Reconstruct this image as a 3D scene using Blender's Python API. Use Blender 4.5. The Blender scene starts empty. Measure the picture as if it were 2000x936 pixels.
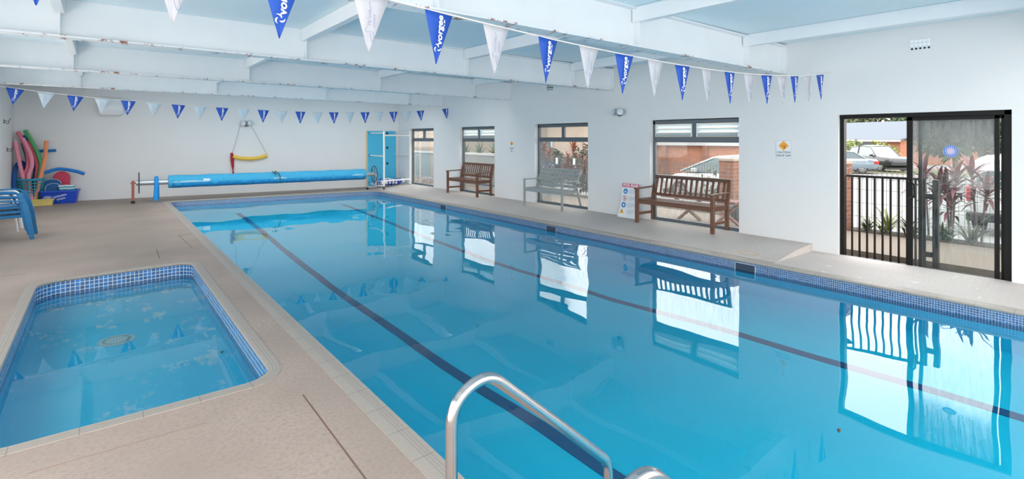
import bpy, bmesh, math, random
from mathutils import Vector, Matrix, noise
from mathutils.geometry import intersect_line_line_2d
random.seed(7)
S = bpy.context.scene
COL = S.collection
PI = math.pi
V = Vector

# ------------------------------------------------------------------ materials
def lin(c):
    return tuple(((x/255)/12.92 if x/255 <= .04045 else ((x/255+.055)/1.055)**2.4) for x in c)
MATS = {}
# outdoor colours darkened to hold back the overexposed daylight on them
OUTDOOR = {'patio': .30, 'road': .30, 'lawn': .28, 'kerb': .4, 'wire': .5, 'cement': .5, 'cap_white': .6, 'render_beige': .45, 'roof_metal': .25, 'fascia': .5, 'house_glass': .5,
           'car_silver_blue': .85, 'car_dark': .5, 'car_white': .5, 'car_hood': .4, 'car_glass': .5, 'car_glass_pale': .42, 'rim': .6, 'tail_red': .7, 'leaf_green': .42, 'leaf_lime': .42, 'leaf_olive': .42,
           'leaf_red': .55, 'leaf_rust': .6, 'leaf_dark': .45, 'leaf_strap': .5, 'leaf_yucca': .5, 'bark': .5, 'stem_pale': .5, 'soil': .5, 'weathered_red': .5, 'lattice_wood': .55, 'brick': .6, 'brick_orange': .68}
def mat(name, rgb, rough=.6, metal=0.0, nscale=None, namt=.12, bump=0.0, bscale=None, spec=.5, coat=0.0, stretch=None):
    m = bpy.data.materials.new(name); m.use_nodes = True
    nt = m.node_tree; b = nt.nodes['Principled BSDF']
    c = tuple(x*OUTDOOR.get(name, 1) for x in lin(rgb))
    b.inputs['Roughness'].default_value = rough
    b.inputs['Metallic'].default_value = metal
    b.inputs['Specular IOR Level'].default_value = spec
    b.inputs['Coat Weight'].default_value = coat
    b.inputs['Base Color'].default_value = (*c, 1)
    tc = nt.nodes.new('ShaderNodeTexCoord')
    mp = nt.nodes.new('ShaderNodeMapping')
    if stretch: mp.inputs['Scale'].default_value = stretch
    nt.links.new(tc.outputs['Object'], mp.inputs['Vector'])
    n = nt.nodes.new('ShaderNodeTexNoise'); n.inputs['Scale'].default_value = nscale or 9
    n.inputs['Detail'].default_value = 4
    nt.links.new(mp.outputs['Vector'], n.inputs['Vector'])
    mx = nt.nodes.new('ShaderNodeMix'); mx.data_type = 'RGBA'
    a = namt if nscale else .04
    mx.inputs['A'].default_value = (*[x*(1-a) for x in c], 1)
    mx.inputs['B'].default_value = (*[min(1, x*(1+a)) for x in c], 1)
    nt.links.new(n.outputs['Fac'], mx.inputs['Factor'])
    nt.links.new(mx.outputs['Result'], b.inputs['Base Color'])
    if bump:
        n2 = nt.nodes.new('ShaderNodeTexNoise'); n2.inputs['Scale'].default_value = bscale or 60
        nt.links.new(mp.outputs['Vector'], n2.inputs['Vector'])
        bp = nt.nodes.new('ShaderNodeBump'); bp.inputs['Strength'].default_value = bump
        bp.inputs['Distance'].default_value = .01
        nt.links.new(n2.outputs['Fac'], bp.inputs['Height'])
        nt.links.new(bp.outputs['Normal'], b.inputs['Normal'])
    MATS[name] = m
    return m

class NT:
    """small helper to write node trees"""
    def __init__(s, name):
        s.m = bpy.data.materials.new(name); s.m.use_nodes = True
        s.t = s.m.node_tree; s.b = s.t.nodes['Principled BSDF']; s.o = s.t.nodes['Material Output']
        MATS[name] = s.m
    def n(s, typ, ins=None, **kw):
        x = s.t.nodes.new('ShaderNode'+typ)
        for k, v in kw.items(): setattr(x, k, v)
        for k, v in (ins or {}).items(): s.put(x, k, v)
        return x
    def put(s, x, k, v):
        sock = x.inputs[k]
        if hasattr(v, 'is_output') or isinstance(v, bpy.types.NodeSocket): s.t.links.new(v, sock)
        else: sock.default_value = v
    def math(s, op, a, b=0.0, c=None, clamp=False):
        x = s.n('Math', operation=op); x.use_clamp = clamp
        s.put(x, 0, a); s.put(x, 1, b)
        if c is not None: s.put(x, 2, c)
        return x.outputs[0]
    def mix(s, f, a, b):
        x = s.n('Mix', data_type='RGBA'); s.put(x, 'Factor', f); s.put(x, 'A', a); s.put(x, 'B', b)
        return x.outputs['Result']
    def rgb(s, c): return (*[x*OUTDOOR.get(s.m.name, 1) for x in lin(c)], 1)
    def ramp(s, f, lo, hi):
        x = s.n('MapRange', clamp=True); s.put(x, 'Value', f); s.put(x, 'From Min', lo); s.put(x, 'From Max', hi)
        return x.outputs['Result']
    def noise(s, vec, scale, detail=3, rough=.5):
        return s.n('TexNoise', {'Vector': vec, 'Scale': scale, 'Detail': detail, 'Roughness': rough}).outputs['Fac']

def deck_material(name, base, dark, pits, chalk=0.0):
    k = NT(name); o = k.n('TexCoord').outputs['Object']
    fine = k.noise(o, 260, 2); mid = k.noise(o, 38, 3); big = k.noise(o, .9, 4)
    c = k.mix(k.ramp(big, .35, .7), k.rgb(base), k.rgb(dark))
    if name == 'deck':      # the older, browner slab beyond the wading pool
        sx = k.n('SeparateXYZ', {0: o})
        far = k.math('MULTIPLY', k.ramp(k.math('ADD', sx.outputs[1], k.math('MULTIPLY', big, .5)), 8.9, 9.7), k.ramp(sx.outputs[0], 1.35, .7))
        c = k.mix(k.math('MAXIMUM', far, k.math('MULTIPLY', k.ramp(sx.outputs[1], 16.4, 17.0), .8)), c, k.mix(k.ramp(big, .35, .7), k.rgb((146, 133, 123)), k.rgb((128, 116, 107))))
    c = k.mix(k.ramp(mid, .45, .75), c, k.rgb([x*.985 for x in dark]))
    c = k.mix(k.ramp(fine, .56, .78), c, k.rgb([min(255, x*1.16) for x in base]))
    c = k.mix(k.math('MULTIPLY', k.ramp(k.noise(o, 210, 1), .66, .74), pits), c, k.rgb((120, 100, 90)))
    if chalk:
        w = k.math('MULTIPLY', k.ramp(k.noise(o, 4.5, 5, .6), .645, .67), chalk)
        c = k.mix(w, c, k.rgb((238, 236, 233)))
    k.put(k.b, 'Base Color', c); k.put(k.b, 'Roughness', .62)
    bp = k.n('Bump', {'Height': fine, 'Strength': .25, 'Distance': .004})
    k.put(k.b, 'Normal', bp.outputs['Normal'])
    return k.m
deck_material('deck', (176, 157, 146), (154, 138, 128), .5)
deck_material('deck_smooth', (202, 192, 186), (186, 177, 171), .1, .0)

deck_material('deck_landing', (206, 197, 192), (188, 180, 175), .1, .55)
def tile_material(name, w, c1, c2, grout):
    k = NT(name); uv = k.n('TexCoord').outputs['UV']
    br = k.n('TexBrick', {'Vector': uv, 'Color1': k.rgb(c1), 'Color2': k.rgb(c2), 'Mortar': k.rgb(grout), 'Scale': 1.0,
                          'Mortar Size': w*.085, 'Mortar Smooth': .1, 'Bias': 0.0, 'Brick Width': w, 'Row Height': w})
    br.offset = 0.0; br.squash = 1.0
    wn = k.n('TexWhiteNoise', noise_dimensions='2D')
    sc = k.n('VectorMath', {0: uv, 1: (1/w, 1/w, 1)}, operation='MULTIPLY')
    fl = k.n('VectorMath', {0: sc.outputs[0]}, operation='FLOOR')
    k.put(wn, 'Vector', fl.outputs[0])
    hs = k.n('HueSaturation', {'Color': br.outputs['Color'], 'Saturation': 1.0,
                               'Value': k.math('ADD', k.math('MULTIPLY', wn.outputs['Value'], .5), .72)})
    c = k.mix(br.outputs['Fac'], hs.outputs['Color'], k.rgb(grout))
    k.put(k.b, 'Base Color', c); k.put(k.b, 'Roughness', .25)
    return k.m
tile_material('tile_main', .0245, (62, 108, 158), (40, 78, 130), (170, 185, 196))
tile_material('tile_wading', .046, (40, 120, 190), (62, 92, 138), (196, 214, 222))

def coping_material():
    k = NT('coping'); uv = k.n('TexCoord').outputs['UV']; o = k.n('TexCoord').outputs['Object']
    sx = k.n('SeparateXYZ', {0: uv})
    u, v = sx.outputs[0], sx.outputs[1]
    joint = k.math('LESS_THAN', k.math('FRACT', k.math('DIVIDE', u, .305)), .016)
    lines = 0
    g = None
    for pos in (.046, .062, .078):
        l = k.math('LESS_THAN', k.math('ABSOLUTE', k.math('SUBTRACT', v, pos)), .0026)
        g = l if g is None else k.math('MAXIMUM', g, l)
    base = k.mix(k.noise(o, 30, 3), k.rgb((174, 164, 154)), k.rgb((162, 152, 143)))
    c = k.mix(k.math('MULTIPLY', g, .45), base, k.rgb((128, 122, 118)))
    c = k.mix(k.math('MULTIPLY', joint, .7), c, k.rgb((110, 100, 96)))
    k.put(k.b, 'Base Color', c); k.put(k.b, 'Roughness', .45)
coping_material()

def wall_material():
    k = NT('wall_paint'); o = k.n('TexCoord').outputs['Object']
    c = k.mix(k.noise(o, 1.3, 4), k.rgb((224, 224, 224)), k.rgb((231, 231, 231)))
    k.put(k.b, 'Base Color', c); k.put(k.b, 'Roughness', .55)
    bp = k.n('Bump', {'Height': k.noise(o, 7, 5), 'Strength': .12, 'Distance': .02}); k.put(k.b, 'Normal', bp.outputs['Normal'])
wall_material()

def ceiling_material():
    k = NT('ceiling_paint'); o = k.n('TexCoord').outputs['Object']
    sx = k.n('SeparateXYZ', {0: o})
    j = k.math('LESS_THAN', k.math('ABSOLUTE', k.math('SUBTRACT', k.math('FRACT', k.math('DIVIDE', k.math('ADD', sx.outputs[0], .35-1.275), 2.55)), .5)), .003)
    c = k.mix(k.noise(o, 2, 4), k.rgb((216, 234, 242)), k.rgb((226, 240, 246)))
    c = k.mix(j, c, k.rgb((120, 150, 170)))
    k.put(k.b, 'Base Color', c); k.put(k.b, 'Roughness', .5)
ceiling_material()

def beam_material():
    # white painted steel with rust breaking through along the flange edges
    k = NT('beam_paint'); o = k.n('TexCoord').outputs['Object']
    sx = k.n('SeparateXYZ', {0: o})
    st = k.n('VectorMath', {0: o, 1: (1, .35, 1)}, operation='MULTIPLY')
    r = k.ramp(k.noise(st.outputs[0], 7.5, 6, .75), .55, .61)
    low = k.math('LESS_THAN', sx.outputs[2], .03)
    c = k.mix(k.noise(o, 3, 4), k.rgb((228, 232, 235)), k.rgb((238, 241, 243)))
    c = k.mix(k.math('MULTIPLY', r, low), c, k.rgb((150, 88, 62)))
    k.put(k.b, 'Base Color', c); k.put(k.b, 'Roughness', .5)
beam_material()

def water_material(name, tint, amp, ior=1.33):
    k = NT(name); g = k.n('NewGeometry'); o = k.n('TexCoord').outputs['Object']
    a = k.n('VectorMath', {0: o, 1: (1.0, .75, 1)}, operation='MULTIPLY').outputs[0]
    n1 = k.noise(a, .9, 1.0, .4); n2 = k.noise(a, 2.6, 0.0)
    h = k.math('ADD', n1, k.math('MULTIPLY', n2, .17))
    bp = k.n('Bump', {'Height': h, 'Strength': 1.0, 'Distance': amp}).outputs['Normal']
    fr = k.n('Fresnel', {'IOR': 1.42, 'Normal': bp}).outputs[0]
    rf = k.n('BsdfRefraction', {'Color': (*tint, 1), 'Roughness': 0.0, 'IOR': ior, 'Normal': bp}).outputs[0]
    gl = k.n('BsdfGlossy', {'Color': (1, 1, 1, 1), 'Roughness': 0.0, 'Normal': bp}).outputs[0]
    ms = k.n('MixShader', {0: fr, 1: rf, 2: gl})
    k.t.links.new(ms.outputs[0], k.o.inputs['Surface'])
water_material('water_main', (.80, .97, 1.0), .016)
water_material('water_wading', (.80, .97, 1.0), .004)

def glass_material(name, fog=0.0, streak=False):
    k = NT(name); o = k.n('TexCoord').outputs['Object']
    fr = k.n('Fresnel', {'IOR': 1.35}).outputs[0]
    tr = k.n('BsdfTransparent', {'Color': (.95, .97, .97, 1)}).outputs[0]
    gl = k.n('BsdfGlossy', {'Roughness': 0.0}).outputs[0]
    sh = k.n('MixShader', {0: k.math('MULTIPLY', fr, .7), 1: tr, 2: gl}).outputs[0]
    if fog:
        sx = k.n('SeparateXYZ', {0: o})
        st = k.n('VectorMath', {0: o, 1: (1, 9, .9)}, operation='MULTIPLY').outputs[0]
        n = k.noise(st, 6, 6, .7); big = k.noise(o, 1.6, 3)
        dr = k.noise(o, 90, 2)
        f = k.math('ADD', k.math('MULTIPLY', k.ramp(n, .42, .72), .45), k.math('MULTIPLY', k.ramp(dr, .5, .7), .25))
        if streak: z = k.ramp(sx.outputs[2], 1.45, .75)
        else: z = k.math('ADD', k.math('MULTIPLY', k.ramp(sx.outputs[2], 1.3, 1.95), 1.3), .35)
        f = k.math('MULTIPLY', k.math('MULTIPLY', f, z), fog, clamp=True)
        if not streak:
            f = k.math('ADD', f, k.math('MULTIPLY', k.ramp(k.math('ADD', sx.outputs[2], k.math('MULTIPLY', k.math('SUBTRACT', big, .5), .5)), 1.35, 1.85), .55), clamp=True)
        df = k.n('BsdfTranslucent', {'Color': (.30, .31, .31, 1)}).outputs[0]
        d2 = k.n('BsdfDiffuse', {'Color': (.4, .42, .42, 1)}).outputs[0]
        dd = k.n('MixShader', {0: .25, 1: df, 2: d2}).outputs[0]
        sh = k.n('MixShader', {0: f, 1: sh, 2: dd}).outputs[0]
    k.t.links.new(sh, k.o.inputs['Surface'])
glass_material('glass'); glass_material('glass_misted', .9); glass_material('glass_streaked', .75, True)

def brick_material(name, c1, c2, mortar, w=.24, h=.085):
    k = NT(name); o = k.n('TexCoord').outputs['Object']
    sx = k.n('SeparateXYZ', {0: o})
    v = k.n('CombineXYZ', {0: k.math('ADD', sx.outputs[0], sx.outputs[1]), 1: sx.outputs[2]}).outputs[0]
    br = k.n('TexBrick', {'Vector': v, 'Color1': k.rgb(c1), 'Color2': k.rgb(c2), 'Mortar': k.rgb(mortar), 'Scale': 1.0,
                          'Mortar Size': .006, 'Brick Width': w, 'Row Height': h})
    k.put(k.b, 'Base Color', br.outputs['Color']); k.put(k.b, 'Roughness', .85)
brick_material('brick', (176, 112, 84), (150, 92, 70), (170, 155, 142))
brick_material('brick_orange', (196, 124, 88), (178, 108, 78), (184, 162, 146))

def peel_material():
    k = NT('wading_floor'); o = k.n('TexCoord').outputs['Object']
    st = k.n('VectorMath', {0: o, 1: (1, .55, 1)}, operation='MULTIPLY').outputs[0]
    f = k.math('MULTIPLY', k.ramp(k.noise(st, 5.5, 7, .68), .56, .59), k.ramp(k.noise(o, .95, 2), .38, .52))
    c = k.mix(k.noise(o, 2, 3), k.rgb((40, 212, 246)), k.rgb((52, 218, 248)))
    c = k.mix(k.math('MULTIPLY', f, .75), c, k.rgb((228, 240, 242)))
    k.put(k.b, 'Base Color', c); k.put(k.b, 'Roughness', .7)
peel_material()

def wood_material(name, c1, c2, axis=(1, 14, 14)):
    k = NT(name); o = k.n('TexCoord').outputs['Object']
    st = k.n('VectorMath', {0: o, 1: axis}, operation='MULTIPLY').outputs[0]
    k.put(k.b, 'Base Color', k.mix(k.ramp(k.noise(st, 5, 5, .6), .3, .7), k.rgb(c1), k.rgb(c2))); k.put(k.b, 'Roughness', .42)
wood_material('teak', (92, 58, 44), (122, 82, 62))
wood_material('weathered_red', (150, 92, 78), (176, 116, 98))
wood_material('lattice_wood', (214, 178, 142), (228, 198, 166))

mat('pool_paint', (20, 226, 254), .7, nscale=1.2, namt=.06)
mat('lane_paint', (46, 98, 142), .7)
mat('skimmer_dark', (52, 66, 84), .5)
mat('white_plastic', (236, 238, 240), .35)
mat('off_white', (226, 228, 230), .5)
mat('grey_frame', (92, 101, 108), .4, nscale=20, namt=.05)
mat('black_frame', (14, 13, 14), .45, spec=.25)
mat('black_paint', (14, 15, 17), .45, spec=.3)
mat('dark_gap', (20, 20, 22), .8)
mat('louvre_glass', (225, 235, 235), .15)
mat('bench_grey', (158, 164, 164), .4, metal=.2)
mat('steel', (186, 186, 188), .2, metal=1.0, nscale=45, namt=.06)
mat('galv', (200, 206, 212), .32, metal=.8, nscale=26, namt=.15)
mat('rusty', (168, 96, 78), .7, nscale=18, namt=.35)
mat('wheel_dark', (88, 78, 84), .5, metal=.3)
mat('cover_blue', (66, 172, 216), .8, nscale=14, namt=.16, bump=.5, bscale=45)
mat('cover_deep_blue', (28, 144, 204), .75, nscale=20, namt=.06, bump=.4, bscale=50)  # deeper blue for the strip along the roll's lower front
mat('cover_white', (176, 214, 230), .55, nscale=10, namt=.1)
mat('noodle_pink', (232, 128, 146), .75, bump=.2); mat('noodle_rose', (236, 150, 170), .75, bump=.2); mat('noodle_red', (214, 104, 118), .75, bump=.2)
mat('noodle_green', (84, 168, 110), .75, bump=.2); mat('noodle_orange', (242, 152, 104), .75, bump=.2)
mat('noodle_blue', (24, 122, 206), .75, bump=.2); mat('noodle_navy', (28, 84, 160), .75, bump=.2); mat('noodle_teal', (20, 116, 120), .75, bump=.2)
mat('noodle_sky', (30, 146, 226), .75, bump=.2)
mat('basket_blue', (56, 154, 190), .45); mat('basket_teal', (44, 150, 168), .45)
mat('tub_blue', (22, 72, 196), .4); mat('tub_rim', (30, 84, 208), .4)
mat('yellow_tub', (226, 206, 124), .5)
mat('kick_red', (200, 52, 88), .55); mat('kick_navy', (18, 84, 142), .6); mat('kick_edge', (198, 220, 236), .6)
mat('towel_teal', (66, 170, 190), .9); mat('towel_white', (236, 242, 246), .9)
mat('flag_blue', (30, 84, 186), .6, nscale=30, namt=.06); mat('flag_white', (200, 199, 205), .6)
mat('flag_sheer', (196, 212, 222), .6)
mat('ink_daylight_white', (246, 247, 250), .6); mat('ink_blue', (112, 124, 170), .6); mat('ink_dark', (58, 60, 64), .6)
mat('rope', (236, 226, 220), .8)
mat('chair_blue', (8, 108, 162), .35); mat('chair_strap', (232, 230, 224), .5); mat('chair_tube', (240, 238, 240), .25)
mat('rescue_yellow', (238, 196, 74), .5); mat('strap_red', (178, 22, 50), .6)
mat('rack_panel', (70, 186, 224), .5); mat('rack_edge', (222, 190, 110), .6); mat('suction', (28, 60, 84), .4); mat('suction_blue', (36, 140, 190), .4)
mat('pvc', (240, 236, 232), .35)
mat('lane_white', (238, 242, 248), .4); mat('lane_blue', (30, 72, 190), .4)
mat('lamp_body', (176, 184, 190), .3, metal=.4); mat('lamp_lens', (216, 222, 226), .12); mat('lamp_dark', (66, 74, 82), .4)
mat('sign_white', (232, 234, 238), .4); mat('sign_orange', (245, 168, 44), .4); mat('sign_red', (206, 66, 98), .4); mat('sign_blue', (34, 132, 196), .4)
mat('sign_yellow', (236, 190, 70), .4); mat('sign_grey', (168, 172, 184), .5)
mat('vent_white', (226, 228, 230), .6); mat('vent_hole', (48, 50, 54), .8)
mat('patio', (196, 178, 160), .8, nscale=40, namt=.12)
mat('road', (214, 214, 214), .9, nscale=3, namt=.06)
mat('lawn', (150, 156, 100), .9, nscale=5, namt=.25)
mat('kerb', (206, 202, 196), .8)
mat('wire', (136, 138, 136), .5, metal=.5)
mat('cement', (196, 200, 198), .85, nscale=5, namt=.1); mat('cap_white', (240, 240, 238), .7)
mat('render_beige', (226, 204, 186), .85, nscale=3, namt=.05)
mat('roof_metal', (196, 208, 224), .95, nscale=6, namt=.03, spec=.05); mat('fascia', (238, 240, 242), .6)
mat('house_glass', (92, 116, 122), .2)
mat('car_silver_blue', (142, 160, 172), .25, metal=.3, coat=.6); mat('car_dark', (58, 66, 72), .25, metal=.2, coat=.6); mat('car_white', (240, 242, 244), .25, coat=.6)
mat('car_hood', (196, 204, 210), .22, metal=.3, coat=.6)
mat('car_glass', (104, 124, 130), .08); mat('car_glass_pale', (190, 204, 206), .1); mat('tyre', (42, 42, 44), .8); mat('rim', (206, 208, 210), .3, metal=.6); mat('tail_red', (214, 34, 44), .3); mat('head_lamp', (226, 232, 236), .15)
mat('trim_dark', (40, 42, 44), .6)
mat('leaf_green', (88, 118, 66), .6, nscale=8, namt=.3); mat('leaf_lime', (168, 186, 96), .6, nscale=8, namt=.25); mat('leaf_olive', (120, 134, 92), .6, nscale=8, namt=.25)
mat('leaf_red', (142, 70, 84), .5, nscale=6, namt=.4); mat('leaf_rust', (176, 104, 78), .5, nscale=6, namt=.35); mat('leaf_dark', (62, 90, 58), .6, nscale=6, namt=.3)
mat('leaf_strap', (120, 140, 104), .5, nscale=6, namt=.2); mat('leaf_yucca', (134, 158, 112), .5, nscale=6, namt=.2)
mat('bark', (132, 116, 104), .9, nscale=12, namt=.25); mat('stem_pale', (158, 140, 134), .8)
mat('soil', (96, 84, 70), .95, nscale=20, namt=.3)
mat('pot', (70, 74, 78), .6); mat('sticker_blue', (36, 104, 190), .5); mat('sticker_pale', (206, 206, 228), .5); mat('sticker_pink', (206, 130, 160), .5)
mat('plastic_black', (34, 34, 38), .5)
mat('grime', (120, 84, 62), .9); mat('joint', (118, 92, 82), .9); mat('joint_faint', (150, 126, 114), .9); mat('dead_leaf', (84, 56, 40), .8); mat('rust_stain', (208, 182, 158), .7, nscale=20, namt=.12)
mat('drain_white', (216, 220, 216), .5)

# ------------------------------------------------------------------ mesh builder
class MB:
    def __init__(s): s.bm = bmesh.new(); s.uv = None
    def face(s, vs):
        try: return s.bm.faces.new(vs)
        except ValueError: return None
    def hexa(s, p):
        v = [s.bm.verts.new(q) for q in p]
        for f in ((3, 2, 1, 0), (4, 5, 6, 7), (0, 1, 5, 4), (1, 2, 6, 5), (2, 3, 7, 6), (3, 0, 4, 7)): s.face([v[i] for i in f])
        return s
    def box(s, x0, x1, y0, y1, z0, z1):
        return s.hexa([(x0, y0, z0), (x1, y0, z0), (x1, y1, z0), (x0, y1, z0), (x0, y0, z1), (x1, y0, z1), (x1, y1, z1), (x0, y1, z1)])
    def obox(s, c, size, M=None):
        a, b, d = [x/2 for x in size]; M = M or Matrix()
        c = V(c)
        return s.hexa([c + (M.to_3x3() @ V(q)) for q in [(-a, -b, -d), (a, -b, -d), (a, b, -d), (-a, b, -d), (-a, -b, d), (a, -b, d), (a, b, d), (-a, b, d)]])
    def bar(s, p0, p1, w, h, up=(0, 0, 1)):
        """rectangular bar from p0 to p1, w across, h along 'up'"""
        p0, p1 = V(p0), V(p1); d = (p1-p0).normalized(); u = V(up)
        a = d.cross(u)
        if a.length < 1e-5: a = d.cross(V((0, 1, 0)))
        a.normalize(); u = a.cross(d).normalized()
        q = []
        for p in (p0, p1):
            q += [p-a*w/2-u*h/2, p+a*w/2-u*h/2, p+a*w/2+u*h/2, p-a*w/2+u*h/2]
        return s.hexa([q[0], q[1], q[2], q[3], q[4], q[5], q[6], q[7]])
    def tube(s, pts, r, n=10, closed=False, cap=True):
        pts = [V(p) for p in pts]; m = len(pts)
        rs = r if isinstance(r, (list, tuple)) else [r]*m
        rings = []; prev = None
        for i, p in enumerate(pts):
            a = pts[i-1] if i > 0 else (pts[-1] if closed else None)
            b = pts[i+1] if i < m-1 else (pts[0] if closed else None)
            t = ((b-p).normalized() if b is not None else V()) + ((p-a).normalized() if a is not None else V())
            if t.length < 1e-6: t = V((0, 0, 1))
            t.normalize()
            if prev is None:
                x = t.orthogonal().normalized()
            else:
                x = prev - t*prev.dot(t)
                x = x.normalized() if x.length > 1e-6 else t.orthogonal().normalized()
            prev = x; y = t.cross(x)
            rings.append([s.bm.verts.new(p + (x*math.cos(2*PI*j/n) + y*math.sin(2*PI*j/n))*rs[i]) for j in range(n)])
        for i in range(m if closed else m-1):
            A, B = rings[i], rings[(i+1) % m]
            for j in range(n): s.face([A[j], A[(j+1) % n], B[(j+1) % n], B[j]])
        if cap and not closed: s.face(rings[0][::-1]); s.face(rings[-1])
        return s
    def cyl(s, p0, p1, r0, r1=None, n=16): return s.tube([p0, p1], [r0, r0 if r1 is None else r1], n)
    def lathe(s, prof, n=24, M=None, cap=True):
        M = M or Matrix()
        rings = [[s.bm.verts.new(M @ V((r*math.cos(2*PI*j/n), r*math.sin(2*PI*j/n), z))) for j in range(n)] for r, z in prof]
        for A, B in zip(rings, rings[1:]):
            for j in range(n): s.face([A[j], A[(j+1) % n], B[(j+1) % n], B[j]])
        if cap: s.face(rings[0][::-1]); s.face(rings[-1])
        return s
    def prism(s, poly, d0, d1, M=None):
        """2-D polygon (a, b) extruded along the third axis c from d0 to d1; M maps (a, b, c) to space"""
        M = M or Matrix()
        A = [s.bm.verts.new(M @ V((a, b, d0))) for a, b in poly]
        B = [s.bm.verts.new(M @ V((a, b, d1))) for a, b in poly]
        s.face(A[::-1]); s.face(B); n = len(poly)
        for i in range(n): s.face([A[i], A[(i+1) % n], B[(i+1) % n], B[i]])
        return s
    def ell(s, c, rad, n=16, m=10, M=None):
        M = M or Matrix(); c = V(c)
        rings = [[s.bm.verts.new(c + M @ V((rad[0]*math.sin(PI*i/m)*math.cos(2*PI*j/n), rad[1]*math.sin(PI*i/m)*math.sin(2*PI*j/n), rad[2]*math.cos(PI*i/m)))) for j in range(n)] for i in range(1, m)]
        t = s.bm.verts.new(c + M @ V((0, 0, rad[2]))); b = s.bm.verts.new(c - M @ V((0, 0, rad[2])))
        for j in range(n):
            s.face([t, rings[0][j], rings[0][(j+1) % n]]); s.face([b, rings[-1][(j+1) % n], rings[-1][j]])
        for A, B in zip(rings, rings[1:]):
            for j in range(n): s.face([A[j], B[j], B[(j+1) % n], A[(j+1) % n]])
        return s
    def strip(s, pts, wdir, ws):
        """a thin leaf: centre line points, width direction, half widths"""
        L = []
        for p, w in zip(pts, ws):
            L.append((s.bm.verts.new(V(p)-wdir*w), s.bm.verts.new(V(p)+wdir*w)))
        for a, b in zip(L, L[1:]): s.face([a[0], a[1], b[1], b[0]])
        return s
    def text(s, body, size, M, bold=0.0, ext=.0006, shear=0.0, align='CENTER', xs=1.0):
        cu = bpy.data.curves.new('t', 'FONT'); cu.body = body; cu.size = size; cu.align_x = align; cu.align_y = 'CENTER'
        cu.offset = bold; cu.extrude = ext; cu.shear = shear; cu.resolution_u = 3
        o = bpy.data.objects.new('t', cu); COL.objects.link(o)
        dg = bpy.context.evaluated_depsgraph_get(); dg.update()
        me = o.evaluated_get(dg).to_mesh()
        me.transform(M @ Matrix.Diagonal((xs, 1, 1, 1)))
        s.bm.from_mesh(me)
        o.evaluated_get(dg).to_mesh_clear(); bpy.data.objects.remove(o); bpy.data.curves.remove(cu)
        return s
    def build(s, name, material, parent=None, smooth=40, bevel=0.0, seg=2, solid=0.0, loc=None):
        bm = s.bm
        bm.normal_update()
        me = bpy.data.meshes.new(name)
        bmesh.ops.recalc_face_normals(bm, faces=bm.faces)
        bm.to_mesh(me); bm.free()
        me.materials.append(MATS[material])
        if smooth:
            for p in me.polygons: p.use_smooth = True
            me.set_sharp_from_angle(angle=math.radians(smooth))
        o = bpy.data.objects.new(name, me); COL.objects.link(o)
        if parent: o.parent = parent
        if loc: o.location = loc
        if solid:
            md = o.modifiers.new('s', 'SOLIDIFY'); md.thickness = solid; md.offset = 0
        if bevel:
            md = o.modifiers.new('b', 'BEVEL'); md.width = bevel; md.segments = seg; md.limit_method = 'ANGLE'; md.angle_limit = math.radians(35)
        return o

def tag(o, label, cat, group=None, kind=None):
    o['label'] = label; o['category'] = cat
    if group: o['group'] = group
    if kind: o['kind'] = kind
    return o
def thing(name, label, cat, loc=(0, 0, 0), rotz=0.0, group=None, kind=None):
    o = bpy.data.objects.new(name, None); COL.objects.link(o)
    o.empty_display_size = .1; o.location = loc; o.rotation_euler = (0, 0, rotz)
    return tag(o, label, cat, group, kind)
def structure(o, label=None):
    o['kind'] = 'structure'
    if label: o['label'] = label
    return o
def copy_tree(o, parent=None):
    c = o.copy(); COL.objects.link(c)
    if parent: c.parent = parent
    for ch in [x for x in S.objects if x.parent == o]: copy_tree(ch, c)
    return c
def plabel(o, s): o['label'] = s; return o

def fillet(pts, r, n=6):
    """round the corners of an open polyline"""
    pts = [V(p) for p in pts]; out = [pts[0]]
    for i in range(1, len(pts)-1):
        rr = r[i-1] if isinstance(r, (list, tuple)) else r
        a, p, b = pts[i-1], pts[i], pts[i+1]
        da, db = (a-p).normalized(), (b-p).normalized()
        ang = da.angle(db); L = min(rr/math.tan(ang/2), (a-p).length*.49, (b-p).length*.49)
        p0, p1 = p+da*L, p+db*L
        for k in range(n+1):
            t = k/n; out.append(p0*(1-t)**2 + p*2*t*(1-t) + p1*t*t)
    out.append(pts[-1]); return out
def curve_pts(ctrl, n=24):
    """Catmull-Rom through control points"""
    c = [V(p) for p in ctrl]; c = [c[0]*2-c[1]] + c + [c[-1]*2-c[-2]]
    out = []; segs = len(c)-3; per = max(2, n//segs)
    for i in range(segs):
        p0, p1, p2, p3 = c[i:i+4]
        for k in range(per):
            t = k/per
            out.append(.5*((2*p1)+(p2-p0)*t+(2*p0-5*p1+4*p2-p3)*t*t+(3*p1-p0-3*p2+p3)*t**3))
    out.append(c[-2]); return out

# ------------------------------------------------------------------ camera
cd = bpy.data.cameras.new('camera'); cam = bpy.data.objects.new('camera', cd); COL.objects.link(cam)
cam.location = (0, 0, 1.72); cam.rotation_euler = (PI/2, 0, -math.radians(38.344))
cd.sensor_width = 36; cd.sensor_fit = 'HORIZONTAL'; cd.lens = 1014.2/2000*36
cd.shift_x = 0; cd.shift_y = -(468-270.4)/2000
cd.clip_start = .05; cd.clip_end = 400
S.camera = cam

# ------------------------------------------------------------------ the room
XW, XL, YN, CZ = 8.52, -1.8, -4.2, 3.22
WT = .17
def backY(x): return 18.8 - .126*(x+1.8)
MAIN = [(1.43, -1.6), (7.1, -1.6), (7.1, 16.25), (1.43, 16.85)]
MAINR = [.15, .15, .5, .22]
WAD = [(-.60, 4.0), (.985, 4.0), (.985, 8.47), (-.60, 8.36)]
WADR = [.2, .2, .2, .3]

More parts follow.
